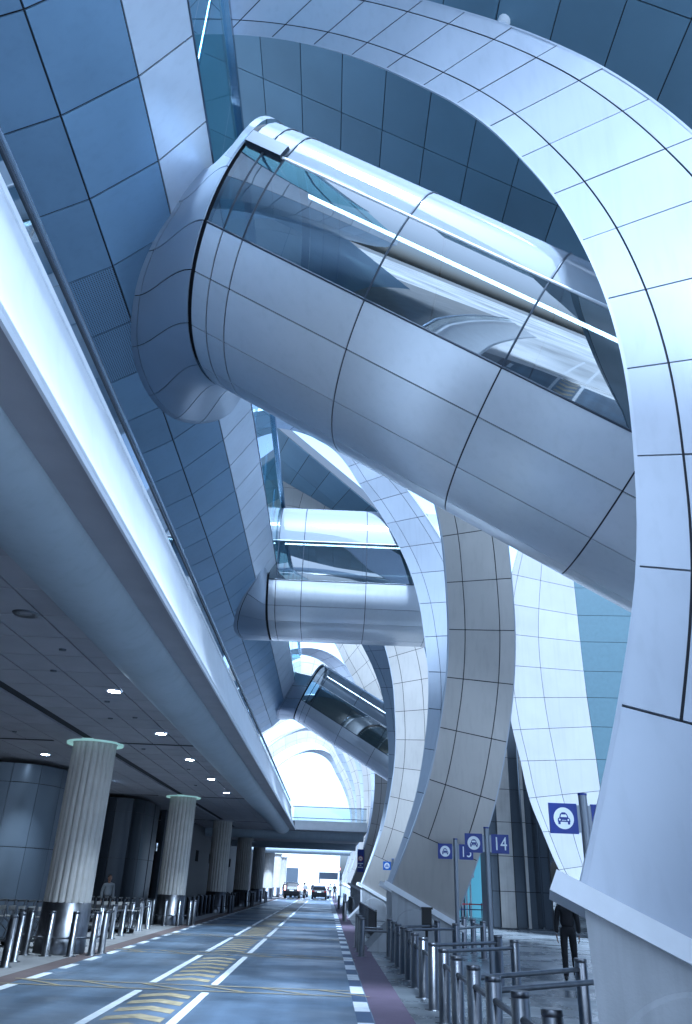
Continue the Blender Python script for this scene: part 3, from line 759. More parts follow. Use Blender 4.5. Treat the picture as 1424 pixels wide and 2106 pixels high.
c2 = thing('fluted_column', cl[2], 'column', (-6.35, col_y[2], 0), 'fluted columns under the deck'); column(c2, ZS, M_soff)
for k in range(3, 8): dup(c2, (-6.35, col_y[k], 0), 0, cl[k])
for k, (x, y) in enumerate([(-13.5, 62), (-17.5, 76)]):
    dup(c0, (x, y, 0), 0, ['pale column far back between the second and third columns', 'small pale column deepest under the deck'][k])

# dark cores behind the columns, clad in big rounded panels
def core(label, cx, cy, rx, ry, cm, h=ZS):
    r = thing('service_core', label, 'wall', (cx, cy, 0))
    def f(z, a):
        c_, s_ = math.cos(a), math.sin(a)
        return (cx+rx*math.copysign(abs(c_)**0.6, c_), cy+ry*math.copysign(abs(s_)**0.6, s_), z)
    mp, mb = MB(), MB()
    panel_grid(mp, mb, f, [0.0, 0.55, 2.35, 4.15, h-0.15], lin(-math.pi, math.pi, 15), 1, 5, 0.02, 0.03, flip=True)
    mp.build('core_panels', cm, r); mb.build('joint_lining', M_joint, r)
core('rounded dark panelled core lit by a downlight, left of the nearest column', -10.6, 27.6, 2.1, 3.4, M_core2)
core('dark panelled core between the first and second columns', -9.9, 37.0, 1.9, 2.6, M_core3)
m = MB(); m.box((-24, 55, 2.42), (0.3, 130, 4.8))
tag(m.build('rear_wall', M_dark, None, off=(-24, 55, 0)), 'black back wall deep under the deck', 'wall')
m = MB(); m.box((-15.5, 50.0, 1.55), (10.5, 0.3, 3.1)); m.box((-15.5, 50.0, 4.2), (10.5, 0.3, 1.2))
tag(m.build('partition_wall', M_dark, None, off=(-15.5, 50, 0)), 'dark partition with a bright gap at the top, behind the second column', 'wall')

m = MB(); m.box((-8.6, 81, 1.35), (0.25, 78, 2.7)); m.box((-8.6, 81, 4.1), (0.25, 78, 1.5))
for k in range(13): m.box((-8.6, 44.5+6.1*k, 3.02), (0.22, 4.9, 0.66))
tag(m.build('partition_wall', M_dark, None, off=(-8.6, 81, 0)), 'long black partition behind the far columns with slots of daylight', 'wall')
# deck crossing the road further on
xd = thing('cross_deck', 'level deck crossing the road in the distance with a glass rail', 'deck', (0, 54, ZS))
PX = [(54.0, 4.85), (53.97, 4.9), (54.05, 5.0), (54.2, 5.2), (54.3, 5.43), (54.32, 5.45)]
ff = smooth_curve(range(len(PX)), PX)
m = MB(); m.grid(lambda x, t: (x, ff(t)[0], ff(t)[1]), [-2.3, 2.55], lin(0, 5, 13), True); m.build('fascia', M_fasc, xd)
m = MB(); m.box((-13.7, 65, 5.15), (32.5, 21.2, 0.58)); m.build('slab', M_soff, xd)
m = MB(); m.tube([(-30, 56.3, 4.85), (2.4, 56.3, 4.85)], 0.5, 20); m.tube([(-30, 72, 4.85), (2.4, 72, 4.85)], 0.5, 20); m.build('beam', M_bull, xd)
m = MB(); m.quad([(-2.4, 54.4, 5.44), (2.5, 54.4, 5.44), (2.5, 54.4, 6.3), (-2.4, 54.4, 6.3)]); m.build('rail_glass', G_rail, xd)
m = MB(); m.tube([(-2.5, 54.4, 6.32), (2.5, 54.4, 6.32)], 0.03, 8); m.tube([(-2.5, 54.4, 5.62), (2.5, 54.4, 5.62)], 0.025, 8); m.build('handrail', M_hand, xd)
x2 = thing('cross_deck', 'second dark deck crossing the road far beyond the first', 'deck', (0, 90, ZS))
m = MB(); m.box((-12, 91, 5.2), (29, 6, 0.7)); m.build('slab', M_soff, x2)
m = MB(); m.tube([(-26, 88.3, 4.9), (2.4, 88.3, 4.9)], 0.45, 16); m.build('beam', M_bull, x2)
fb = thing('far_building', 'bright white end wall with a grey door at the end of the road', 'building', (-3, 132, 0))
m = MB(); m.box((-6, 134, 4.5), (16, 0.5, 9)); m.build('wall', M_far, fb)
m = MB(); m.box((-5.6, 133.7, 1.9), (1.9, 0.1, 3.8)); m.build('door', M_core2, fb)
# ================================================================ RIGHT SIDE: leaning fin, facade, lit entrance
fin = thing('leaning_fin', 'tall white panelled fin leaning over the dark facade, behind taxi sign 13', 'fin', (11.7, 36, 0))
LE = [(11.75, 0.0), (10.95, 1.2), (10.1, 2.6), (9.5, 4.1), (9.0, 5.5), (8.72, 7.1), (8.45, 8.5), (8.28, 10.0), (8.2, 11.6), (8.25, 13.2), (8.5, 14.8), (8.9, 16.4), (9.4, 18.0)]
RE = [(12.85, 0.0), (12.72, 1.5), (12.6, 3.0), (12.55, 4.5), (12.5, 6.0), (12.46, 7.4), (12.4, 8.9), (12.34, 10.3), (12.31, 11.6), (12.3, 13.1), (12.3, 14.5), (12.3, 16), (12.3, 18)]
le, re_ = smooth_curve(range(13), LE), smooth_curve(range(13), RE)
def finf(u, v):
    a, b_ = le(u), re_(u); k = v
    return (a[0]*(1-k)+b_[0]*k, 36.0+0.55*v, a[1]*(1-k)+b_[1]*k)
mp, mb = MB(), MB()
panel_grid(mp, mb, finf, list(range(13)), [0.0, 0.10, 0.46, 1.0], 3, 1, 0.022, 0.03, flip=True)
mp.build('white_panels', M_finw, fin)
mp = MB(); panel_grid(mp, mb, lambda u, v: (re_(u)[0]+3.4*v, 36.55-0.25*v, re_(u)[1]+0.0*v), list(range(13)), [0, 1], 3, 1, 0.022, 0.03, flip=True)
mp.build('teal_panels', M_teald, fin); mb.build('joint_lining', M_joint, fin)
m = MB(); m.grid(lambda u, v: (le(u)[0]+0.5*v, 36.0+0.9*v, le(u)[1]), lin(0, 12, 40), [0, 1], True); m.build('edge', M_finw, fin)
fac = thing('facade', 'dark glass and metal facade with one pale vertical panel, right of sign 14', 'facade', (9.5, 42, 0))
strips = [(8.35, 8.72, 'd', 0.15), (8.72, 9.49, 'w', 0.0), (9.53, 10.02, 'g', 0.12), (10.04, 10.22, 'w', -0.05), (10.24, 10.6, 'g', 0.2), (10.6, 10.9, 'd', 0.45), (10.9, 11.3, 'g', 0.1)]
for kind, nm, mm in (('w', 'pale_panel', M_face), ('g', 'grey_panel', M_core2), ('d', 'dark_panel', M_faced)):
    mp, mb = MB(), MB()
    for x0, x1, kd, dy in strips:
        if kd != kind: continue
        zz = [0.05+1.62*k for k in range(8)]
        mp, mb = MB(), MB()
        panel_grid(mp, mb, lambda u, v: (x0+(x1-x0)*v+0.012*u*0, 42+dy, u), zz, [0, 1], 1, 1, 0.03, 0.03, flip=True)
        mp.build(nm, mm, fac); mb.build('joint_lining', M_joint, fac)
m = MB(); m.quad([(11.3, 42.5, 0), (16, 41.0, 0), (16, 41.0, 12), (11.3, 42.5, 12)]); m.build('glass_wall', G_face, fac)
m = MB()
for x in (11.35, 12.3, 13.3): m.box((x, 42.45-0.32*(x-11.3), 6), (0.16, 0.2, 12))
m.build('mullion', M_dsteel, fac)
m = MB(); m.box((14.4, 46, 6.5), (11.4, 0.3, 13)); m.box((8.6, 44.2, 6.5), (0.2, 3.2, 13)); m.build('back_wall', M_faced, fac)
ent = thing('entrance', 'lit glass entrance with white frame behind the queue tape, below sign 15', 'entrance', (8, 56, 0))
m = MB(); m.quad([(6.6, 57.5, 0), (11.2, 57.5, 0), (11.2, 57.5, 4.4), (6.6, 57.5, 4.4)][::1]); m.build('lit_glass', M_teal, ent)
m = MB(); m.box((8.6, 56.2, 2.62), (2.6, 0.5, 0.42)); m.box((8.7, 56.6, 3.25), (1.1, 0.3, 0.8)); m.build('canopy', M_trim, ent)
m = MB()
for k in range(9): m.box((7.45+0.28*k, 56.3, 1.2), (0.09, 0.2, 2.4))
m.build('frame', M_trim, ent)
m = MB()
for k in range(6): m.box((7.0+0.45*k, 57.0, 0.85), (0.3, 0.2, 1.7))
m.build('dark_door', M_faced, ent)
m = MB(); m.box((12, 58, 5), (14, 0.3, 10.5)); m.box((6.0, 58.5, 4.9), (0.8, 0.3, 1.0)); m.build('wall', M_faced, ent)
# belt posts with tape in front of the entrance
def belt(root):
    m = MB(); m.lathe([(0.16, 0), (0.16, 0.015), (0.03, 0.03), (0.03, 0.95), (0.035, 0.95), (0.0, 1.0)], (0, 0, 0), 12); m.build('post', M_steel, root, off=(0, 0, 0))
    m = MB(); m.box((0.55, 0, 0.90), (1.1, 0.01, 0.06)); m.build('belt', M_red, root, off=(0, 0, 0))
    m = MB(); m.box((0.55, 0.0, 0.62), (1.1, 0.01, 0.05)); m.build('lower_belt', M_navy, root, off=(0, 0, 0))
b0 = None
for k in range(6):
    lb = 'steel queue post with red tape in front of the lit entrance'
    if b0 is None:
        b0 = thing('queue_post', lb, 'queue post', (6.3, 50, 0), 'queue posts before the entrance'); belt(b0)
    else: dup(b0, (6.3+0.78*k, 50+0.25*k, 0), 0, lb)

# ================================================================ BOLLARDS AND RAILS
HB = 0.91
def bollard_mesh(r=0.083):
    t = MB(); t.lathe([(r*1.7, 0.0), (r*1.7, 0.012), (r, 0.014), (r, HB-0.055), (r-0.004, HB-0.053), (r-0.004, HB-0.047), (r, HB-0.045), (r, HB-0.006), (r-0.008, HB)], (0, 0, 0), 28)
    i = len(t.v); t.v += [((r-0.008)*math.cos(2*math.pi*q/28), (r-0.008)*math.sin(2*math.pi*q/28), HB) for q in range(28)]
    t.f.append(tuple(range(i, i+28))); t.sm.append(False)
    return t
bol0 = None; LB = None
def place_bollard(x, y, label, group):
    global bol0
    if bol0 is None:
        bol0 = bollard_mesh().build('bollard', M_steel, None, off=(0, 0, 0)); o = bol0
    else:
        o = bol0.copy(); col.objects.link(o)
    o.location = (x, y, 0); o.rotation_euler = (0, 0, random.uniform(0, 6.28)); tag(o, label, 'bollard', group)
    return o
rightY = [5.55, 6.75, 7.80, 9.00, 10.15, 11.40, 12.63, 13.86, 15.25, 16.62, 17.86, 19.05, 20.43, 21.69, 23.14]
names = ['short steel bollard cut by the bottom edge of the photo', 'steel bollard nearest the white pedestal, in the right row', 'steel bollard second from the near pedestal in the right row', 'steel bollard third from the near pedestal in the right row']
gR = 'steel bollards in the row along the purple strip'
place_bollard(0.93, 5.55, 'stout steel bollard standing out at the bottom edge, left of the right row', gR)
for k, y in enumerate(rightY[1:]):
    place_bollard(1.75, y, names[k+1] if k < 3 else 'steel bollard in the straight row along the purple strip, linked by a low rail', gR)
for y in (23.12, 24.6, 26.2): place_bollard(1.0, y, 'steel bollard in front of the grey pedestal foot, beside the kerb blocks', 'steel bollards at the grey pedestal foot')
inner = [(3.42, 16.9), (3.44, 15.55), (3.05, 23.2), (3.33, 21.8), (4.4, 27.0), (4.45, 25.6), (4.45, 24.0), (3.5, 11.8), (3.55, 28.2), (3.5, 10.5)]
for k, (x, y) in enumerate(inner): place_bollard(x, y, 'steel bollard inside the taxi queue, right of the straight row', 'steel bollards inside the taxi queue')
def rail(p, q, label, z=0.70, r=0.03, group='rails between bollards'):
    p, q = Vector((p[0], p[1], z)), Vector((q[0], q[1], z)); d = (q-p).normalized()
    m = MB(); m.tube([p+d*0.078, q-d*0.078], r, 12)
    return tag(m.build('rail', M_steel, None, off=tuple((p+q)/2)), label, 'rail', group)
for a, b_ in zip(rightY[1:], rightY[2:]):
    if abs(a-12.63) < .01 or abs(a-17.86) < .01: continue
    rail((1.75, a), (1.75, b_), 'short steel rail linking two bollards of the straight row along the purple strip', group='short rails in the right row')
for p, q in [((1.75, 15.25), (3.42, 16.9)), ((1.75, 13.86), (3.44, 15.55)), ((1.75, 9.0), (3.5, 10.5)), ((1.75, 10.15), (3.5, 11.8)), ((1.75, 20.43), (3.33, 21.8)), ((1.75, 21.69), (3.05, 23.2)), ((4.45, 25.6), (4.45, 24.0)), ((3.55, 28.2), (4.4, 27.0)), ((3.33, 21.8), (4.45, 24.0))]:
    rail(p, q, 'steel rail reaching from the straight bollard row into the taxi queue', 0.78, group='rails of the taxi queue')
for p, q in [((1.0, 23.12), (1.75, 23.14)), ((1.0, 24.6), (1.75, 24.6))]: rail(p, q, 'steel rail before the grey pedestal foot', 0.6, group='rails at the grey pedestal')
for n in (2, 3, 4):
    yb = Y_G+S*n-2
    for k in range(3): place_bollard(1.0, yb+1.4*k, 'distant steel bollard beside the far pedestals at the right kerb', 'distant bollards along the right kerb')
    for k in range(7): place_bollard(1.75, yb-1.4*(k+1), 'distant steel bollard beside the far pedestals at the right kerb', 'distant bollards along the right kerb')
# left side
gL = 'steel bollards along the left kerb'
lefts = [(-6.30, 17.4), (-6.52, 18.45), (-6.4, 23.0), (-6.4, 24.5), (-6.4, 25.9), (-6.45, 27.3), (-6.5, 28.7), (-6.5, 30.1), (-6.5, 31.4)]
for k, (x, y) in enumerate(lefts):
    place_bollard(x, y, 'steel bollard at the left edge, in front of the trolleys' if k < 2 else 'steel bollard between the first and second fluted columns', gL)
for a, b_ in (((-6.4, 23.0), (-6.4, 24.5)), ((-6.4, 24.5), (-6.4, 25.9)), ((-6.4, 25.9), (-6.45, 27.3)), ((-6.5, 28.7), (-6.5, 30.1)), ((-6.5, 30.1), (-6.5, 31.4))):
    rail(a, b_, 'steel rail between bollards from the first to the second fluted column', 0.72, 0.022, group='rails along the left kerb')
for k, cy_ in enumerate(col_y[:5]):
    ring = [(-6.35+0.98*math.cos(a), cy_+0.98*math.sin(a)) for a in [rad(q) for q in (205, 238, 270, 302, 335, 10, 165)]]
    for (x, y) in ring:
        place_bollard(x, y, ['steel guard bollard around the nearest fluted column', 'steel guard bollard around the second fluted column', 'steel guard bollard around the third fluted column', 'steel guard bollard around the fourth fluted column', 'steel guard bollard around the fifth column'][k], 'guard bollards around the columns')
    m = MB(); m.tube([(-6.35+0.90*math.cos(rad(q)), cy_+0.90*math.sin(rad(q)), 0.36) for q in range(160, 376, 8)], 0.022, 8)
    tag(m.build('guard_rail', M_steel, None, off=(-6.35, cy_, 0)), ['curved low guard rail around the nearest fluted column', 'curved low guard rail around the second fluted column', 'curved low guard rail around the third fluted column', 'curved low guard rail around the fourth fluted column', 'curved low guard rail around the fifth column'][k], 'rail', 'guard rails around the columns')
for k in range(1, 4):
    for q in range(8): place_bollard(-6.45, col_y[k]+2.2+1.4*q, 'dim steel bollard between the far columns under the deck', 'bollards between the far columns')

# ================================================================ SIGNS
def taxi_icon(ms, mbx, cx, cz, r, y):
    """white disc with a frontal car drawn in blue, in the plane y"""
    N = 36; c_ = [(cx+r*math.cos(2*math.pi*k/N), y, cz+r*math.sin(2*math.pi*k/N)) for k in range(N)]
    ms.quad(c_)
    yy = y-0.003
    def poly(pts, b=mbx, y_=yy): b.quad([(cx+px*r, y_, cz+pz*r) for px, pz in pts])
    poly([(-.20, .46), (.20, .46), (.20, .54), (-.20, .54)])                               # roof lamp
    poly([(-.42, .06), (-.56, .00), (-.62, -.12), (-.62, -.34), (.62, -.34), (.62, -.12), (.56, .00), (.42, .06)])
    poly([(-.46, .06), (-.34, .40), (-.24, .46), (.24, .46), (.34, .40), (.46, .06)])
    poly([(-.58, -.34), (-.36, -.34), (-.36, -.56), (-.58, -.56)]); poly([(.36, -.34), (.58, -.34), (.58, -.56), (.36, -.56)])
    y2 = yy-0.003
    for pts in ([(-.33, .10), (-.25, .34), (.25, .34), (.33, .10)],): ms.quad([(cx+px*r, y2, cz+pz*r) for px, pz in pts])
    for sx in (-1, 1):
        ms.quad([(cx+(sx*.42+.09*math.cos(a))*r, y2, cz+(-.15+.09*math.sin(a))*r) for a in lin(0, 2*math.pi*11/12, 12)])
    ms.quad([(cx-.22*r, y2, cz-.22*r), (cx+.22*r, y2, cz-.22*r), (cx+.22*r, y2, cz-.17*r), (cx-.22*r, y2, cz-.17*r)])
def text_mesh(txt, size, name, m, parent, loc, rot=(math.pi/2, 0, 0)):
    cu = bpy.data.curves.new('t', 'FONT'); cu.body = txt; cu.size = size; cu.align_x = 'CENTER'; cu.align_y = 'CENTER'; cu.extrude = 0.002
    tmp = bpy.data.objects.new('t', cu); col.objects.link(tmp)
    dg = bpy.context.evaluated_depsgraph_get(); me = bpy.data.meshes.new_from_object(tmp.evaluated_get(dg))
    bpy.data.objects.remove(tmp); me.materials.clear(); me.materials.append(m)
    o = bpy.data.objects.new(name, me); col.objects.link(o); o.parent = parent; o.location = loc; o.rotation_euler = rot; o.scale = (0.82, 1.0, 1.0)
    return o
def taxi_sign(label, x, y, num, blue, h=3.0, a=0.41):
    r = thing('taxi_sign', label, 'sign', (x, y, 0), 'taxi rank signs')
    m = MB(); m.tube([(0, 0, 0), (0, 0, h)], 0.062, 16); m.build('pole', M_pole, r, off=(0, 0, 0))
    m = MB(); m.tube([(0, 0, h), (0, 0, h+0.03)], 0.066, 16); m.build('pole_cap', blue, r, off=(0, 0, 0))
    z0 = h-0.12-a/2
    p = MB(); p.box((-0.105-a/2, 0, z0), (a, 0.04, a)); p1 = p.build('taxi_panel', blue, r, off=(0, 0, 0))
    ms, mb_ = MB(), MB(); taxi_icon(ms, mb_, -0.105-a/2, z0, a*0.36, -0.024)
    ms.build('disc', M_swhite, p1, off=(0, 0, 0)); mb_.build('car_symbol', blue, p1, off=(0, 0, 0))
    p = MB(); p.box((0.105+a/2, 0, z0), (a, 0.04, a)); p2 = p.build('number_panel', blue, r, off=(0, 0, 0))
    text_mesh(num, a*1.0, 'number', M_swhite, p2, (0.105+a/2, -0.024, z0-0.01))
    m = MB(); m.box((-0.085, 0, z0), (0.07, 0.03, a*0.9)); m.box((0.085, 0, z0), (0.07, 0.03, a*0.9)); m.build('bracket', M_pole, r, off=(0, 0, 0))
    return r
taxi_sign('blue taxi sign 13, largest, partly hidden by the nearest rib', 3.72, 11.7, '13', M_sblue)
taxi_sign('blue taxi sign 14 on a grey pole between the grey rib and the facade', 3.71, 19.1, '14', M_sblue)
taxi_sign('blue taxi sign 15 on a grey pole, overlapped by sign 14', 3.74, 24.05, '15', M_sblue)
taxi_sign('small bright blue taxi sign beside the second grey rib', 3.49, 44.3, '16', M_sblue2, 3.0)
inf = thing('information_sign', 'tall dark blue banner sign with a red disc, hanging by the far ribs', 'sign', (2.62, 66, 0))
m = MB(); m.box((2.62, 66, 3.45), (0.52, 0.08, 1.65)); m.build('panel', M_sblue, inf)
m = MB(); m.tube([(2.93, 66, 0), (2.93, 66, 4.4)], 0.04, 8); m.build('pole', M_pole, inf)
ms, mr_ = MB(), MB()
mr_.quad([(2.62+0.20*math.cos(a), 65.955, 3.6+0.20*math.sin(a)) for a in lin(0, 2*math.pi*35/36, 36)])
taxi_icon(ms, mr_, 2.62, 3.6, 0.15, 65.95); mr_.build('red_disc', M_sred, inf)
for z, wd in ((3.24, .42), (3.12, .13), (2.96, .40)): ms.quad([(2.62-wd/2, 65.95, z-.03), (2.62+wd/2, 65.95, z-.03), (2.62+wd/2, 65.95, z+.03), (2.62-wd/2, 65.95, z+.03)])
ms.build('lettering', M_swhite, inf)
hp = thing('height_pole', 'thin white pole with a small round sign at the end of the road', 'pole', (1.55, 112, 0))
m = MB(); m.tube([(1.55, 112, 0), (1.55, 112, 7.0)], 0.11, 8); m.build('pole', M_trim, hp)
m = MB(); m.quad([(1.55+0.28*math.cos(a), 111.86, 3.55+0.28*math.sin(a)) for a in lin(0, 2*math.pi*23/24, 24)]); m.build('round_plate', M_swhite, hp)
m = MB()
for k in range(24):
    a, b_ = 2*math.pi*k/24, 2*math.pi*(k+1)/24
    m.quad([(1.55+rr*math.cos(t), 111.84, 3.55+rr*math.sin(t)) for rr, t in ((0.2, a), (0.28, a), (0.28, b_), (0.2, b_))])
m.build('red_border', M_sred, hp)
# black bag-like bin on the rail and the queue barrier by the third pedestal
m = MB(); m.box((2.74, 23.0, 0.92), (0.25, 0.20, 0.52)); m.box((2.75, 22.97, 1.20), (0.29, 0.23, 0.05)); m.tube([(2.74, 23.0, 0), (2.74, 23.0, 0.68)], 0.04, 8)
tag(m.build('litter_bin', M_blackp, None, off=(3.08, 23, 0.6)), 'black slim bin hung on a bollard before the grey pedestal', 'bin')
br = thing('slatted_barrier', 'dark slatted barrier running along the kerb beyond the second pedestals', 'barrier', (1.75, 34, 0))
m = MB()
for k in range(30): m.box((1.75, 29.5+0.42*k, 0.45), (0.06, 0.22, 0.88))
m.build('slats', M_blackp, br)
m = MB(); m.tube([(1.75, 29.4, 0.92), (1.75, 42.0, 0.92)], 0.035, 8); m.build('top_rail', M_dsteel, br)

# ================================================================ PEOPLE
def skin_body(name, m, joints, edges, radii, parent, root=0, sub=2):
    me = bpy.data.meshes.new(name); me.from_pydata(joints, edges, []); o = bpy.data.objects.new(name, me); col.objects.link(o)
    sk = o.modifiers.new('s', 'SKIN'); sk.use_smooth_shade = True
    lay = me.skin_vertices[0] if me.skin_vertices else None
    if lay is None:
        bpy.context.view_layer.objects.active = o; bpy.ops.mesh.customdata_skin_add(); lay = me.skin_vertices[0]
    for k, r in enumerate(radii):
        r = (r, r) if not isinstance(r, tuple) else r
        lay.data[k].radius = r; lay.data[k].use_root = (k == root)
    ss = o.modifiers.new('u', 'SUBSURF'); ss.levels = sub; ss.render_levels = sub
    dg = bpy.context.evaluated_depsgraph_get(); nm = bpy.data.meshes.new_from_object(o.evaluated_get(dg))
    bpy.data.objects.remove(o); nm.name = name; nm.materials.clear(); nm.materials.append(m)
    nm.polygons.foreach_set('use_smooth', [True]*len(nm.polygons))
    r = bpy.data.objects.new(name, nm); col.objects.link(r)
    if parent: r.parent = parent
    return r
def ellipsoid(b, c, r, seg=16, rings=10):
    i0 = len(b.v)
    for k in range(rings+1):
        th = math.pi*k/rings
        for q in range(seg):
            ph = 2*math.pi*q/seg; b.v.append((c[0]+r[0]*math.sin(th)*math.cos(ph), c[1]+r[1]*math.sin(th)*math.sin(ph), c[2]+r[2]*math.cos(th)))
    for k in range(rings):
        for q in range(seg):
            q2 = (q+1) % seg; b.f.append((i0+k*seg+q, i0+(k+1)*seg+q, i0+(k+1)*seg+q2, i0+k*seg+q2)); b.sm.append(True)
def person(label, loc, rz, top_m, leg_m, stride=0.22, arm=0.12, h=1.74, fine=False, group=None):
    """front of the figure is local -Y"""
    p = thing('person', label, 'person', loc, group); p.rotation_euler = (0, 0, rz); s = h/1.74
    def J(x, y, z): return (x*s, y*s, z*s)
    # legs + hips (trousers)
    j = [J(0, 0, .95), J(-.09, 0, .88), J(-.10, -stride*.55, .50), J(-.10, -stride*.75, .10), J(-.10, -stride*.75-.05, .06),
         J(.09, 0, .88), J(.10, stride*.30, .49), J(.10, stride*1.1, .10), J(.10, stride*1.1-.05, .06), J(0, 0, 1.05)]
    e = [(0, 1), (1, 2), (2, 3), (3, 4), (0, 5), (5, 6), (6, 7), (7, 8), (0, 9)]
    skin_body('trousers', leg_m, j, e, [(.15*s, .12*s), .10*s, .075*s, .062*s, .055*s, .10*s, .075*s, .062*s, .055*s, (.15*s, .11*s)], p, 0)
    # torso with sleeves
    a = arm
    j = [J(0, 0, .96), J(0, .01, 1.15), J(0, .02, 1.32), J(0, .02, 1.42), J(0, .0, 1.47), J(-.17, .02, 1.39), J(-.23, .03-a*.3, 1.12), J(-.235, -.02-a*.8, .88),
         J(.17, .02, 1.39), J(.23, .03+a*.2, 1.12), J(.235, .0+a*.5, .88)]
    e = [(0, 1), (1, 2), (2, 3), (3, 4), (3, 5), (5, 6), (6, 7), (3, 8), (8, 9), (9, 10)]
    skin_body('jacket', top_m, j, e, [(.17*s, .125*s), (.16*s, .115*s), (.175*s, .12*s), (.12*s, .09*s), .065*s, .075*s, .058*s, .048*s, .075*s, .058*s, .048*s], p, 0)
    # head and neck with nose, ears
    b = MB(); ellipsoid(b, J(0, -.01, 1.62), (.075*s, .095*s, .115*s)); b.tube([J(0, .01, 1.44), J(0, .0, 1.56)], .05*s, 12)
    ellipsoid(b, J(0, -.105, 1.61), (.014*s, .02*s, .024*s), 8, 6)
    for sx in (-1, 1): ellipsoid(b, J(sx*.077, 0, 1.615), (.012*s, .022*s, .032*s), 8, 6)
    ellipsoid(b, J(0, -.088, 1.565), (.026*s, .012*s, .008*s), 8, 6)
    hd = b.build('head', M_skin, p, off=(0, 0, 0))
    b = MB()
    for sx in (-1, 1): ellipsoid(b, J(sx*.03, -.094, 1.632), (.012*s, .008*s, .008*s), 8, 6)
    b.build('eyes', M_hair, hd, off=(0, 0, 0))
    b = MB(); ellipsoid(b, J(0, .015, 1.665), (.082*s, .098*s, .085*s)); b.build('hair', M_hair, p, off=(0, 0, 0))
    # shoes
    b = MB()
    for x, y in ((-.10, -stride*.75), (.10, stride*1.1)):
        ellipsoid(b, J(x, y-.07, .045), (.045*s, .14*s, .045*s), 14, 8)
    b.build('shoes', M_hair, p, off=(0, 0, 0))
    # hands: palm plus five fingers each
    for sx, y0 in ((-1, -.02-a*.8), (1, a*.5)):
        hb = MB(); w0 = Vector(J(sx*.237, y0-.01, .86))
        if fine:
            jj = [tuple(w0), tuple(w0+Vector((0, -.012, -.05))*s), tuple(w0+Vector((0, -.018, -.09))*s)]; ee = [(0, 1), (1, 2)]; rr = [(.020*s, .028*s), (.018*s, .038*s), (.015*s, .036*s)]
            skin_body('hand', M_skin, jj, ee, rr, p, 0, 2)
            for k, (dy, ln) in enumerate(((-.030, .070), (-.010, .082), (.010, .076), (.028, .058))):
                b0_ = w0+Vector((0, -.018+dy, -.09))*s
                hb.tube([b0_, b0_+Vector((-sx*.006, -.010, -ln*.45))*s, b0_+Vector((-sx*.018, -.018, -ln*.8))*s, b0_+Vector((-sx*.030, -.018, -ln))*s], .008*s, 8, True, [.009*s, .0085*s, .008*s, .006*s])
            t0 = w0+Vector((0, -.045, -.035))*s
            hb.tube([t0, t0+Vector((-sx*.01, -.022, -.025))*s, t0+Vector((-sx*.02, -.026, -.055))*s], .01*s, 8, True, [.012*s, .010*s, .007*s])
            hb.build('fingers', M_skin, p, off=(0, 0, 0))
        else:
            ellipsoid(hb, tuple(w0+Vector((0, -.01, -.06))*s), (.02*s, .035*s, .07*s), 10, 8)
            for k in range(4): hb.tube([w0+Vector((0, -.035+.018*k, -.09))*s, w0+Vector((-sx*.01, -.04+.018*k, -.165))*s], .008*s, 6)
            hb.tube([w0+Vector((0, -.04, -.03))*s, w0+Vector((-sx*.01, -.065, -.085))*s], .010*s, 6)
            hb.build('hand', M_skin, p, off=(0, 0, 0))
    return p
person('person in black walking past the near white pedestal, head behind its cap', (5.47, 19.2, 0), rad(-18), M_black, M_black, 0.20, 0.10, 1.76, fine=True)
person('person in a pale shirt standing by the trolleys under the deck', (-8.4, 32.5, 0), rad(30), M_dshirt, M_black, 0.05, 0.05, 1.72)
far_p = [((-2.62, 100.8, 0), 200, M_shirt, 'distant person in a white shirt between the two nearest cars'), ((1.05, 108, 0), 160, M_black, 'distant dark person beside the queue on the right of the dark car'),
         ((0.5, 112, 0), 190, M_shirt, 'distant person in a light top right of the parked cars'), ((-1.9, 116, 0), 180, M_black, 'distant person standing behind the right hand car'),
         ((-3.2, 119, 0), 170, M_black, 'distant person far behind the parked cars'), ((-4.9, 110, 0), 180, M_black, 'distant dark person left of the lit car, near the columns'),
         ((-5.6, 112, 0), 180, M_black, 'distant dark person nearest the last column'), ((0.0, 120, 0), 175, M_black, 'distant dark person farthest back before the bright wall')]
for l_, a_, m_, t_ in far_p: person(t_, l_, rad(a_), m_, M_black, 0.08, 0.06, 1.73, group='distant people by the parked cars')

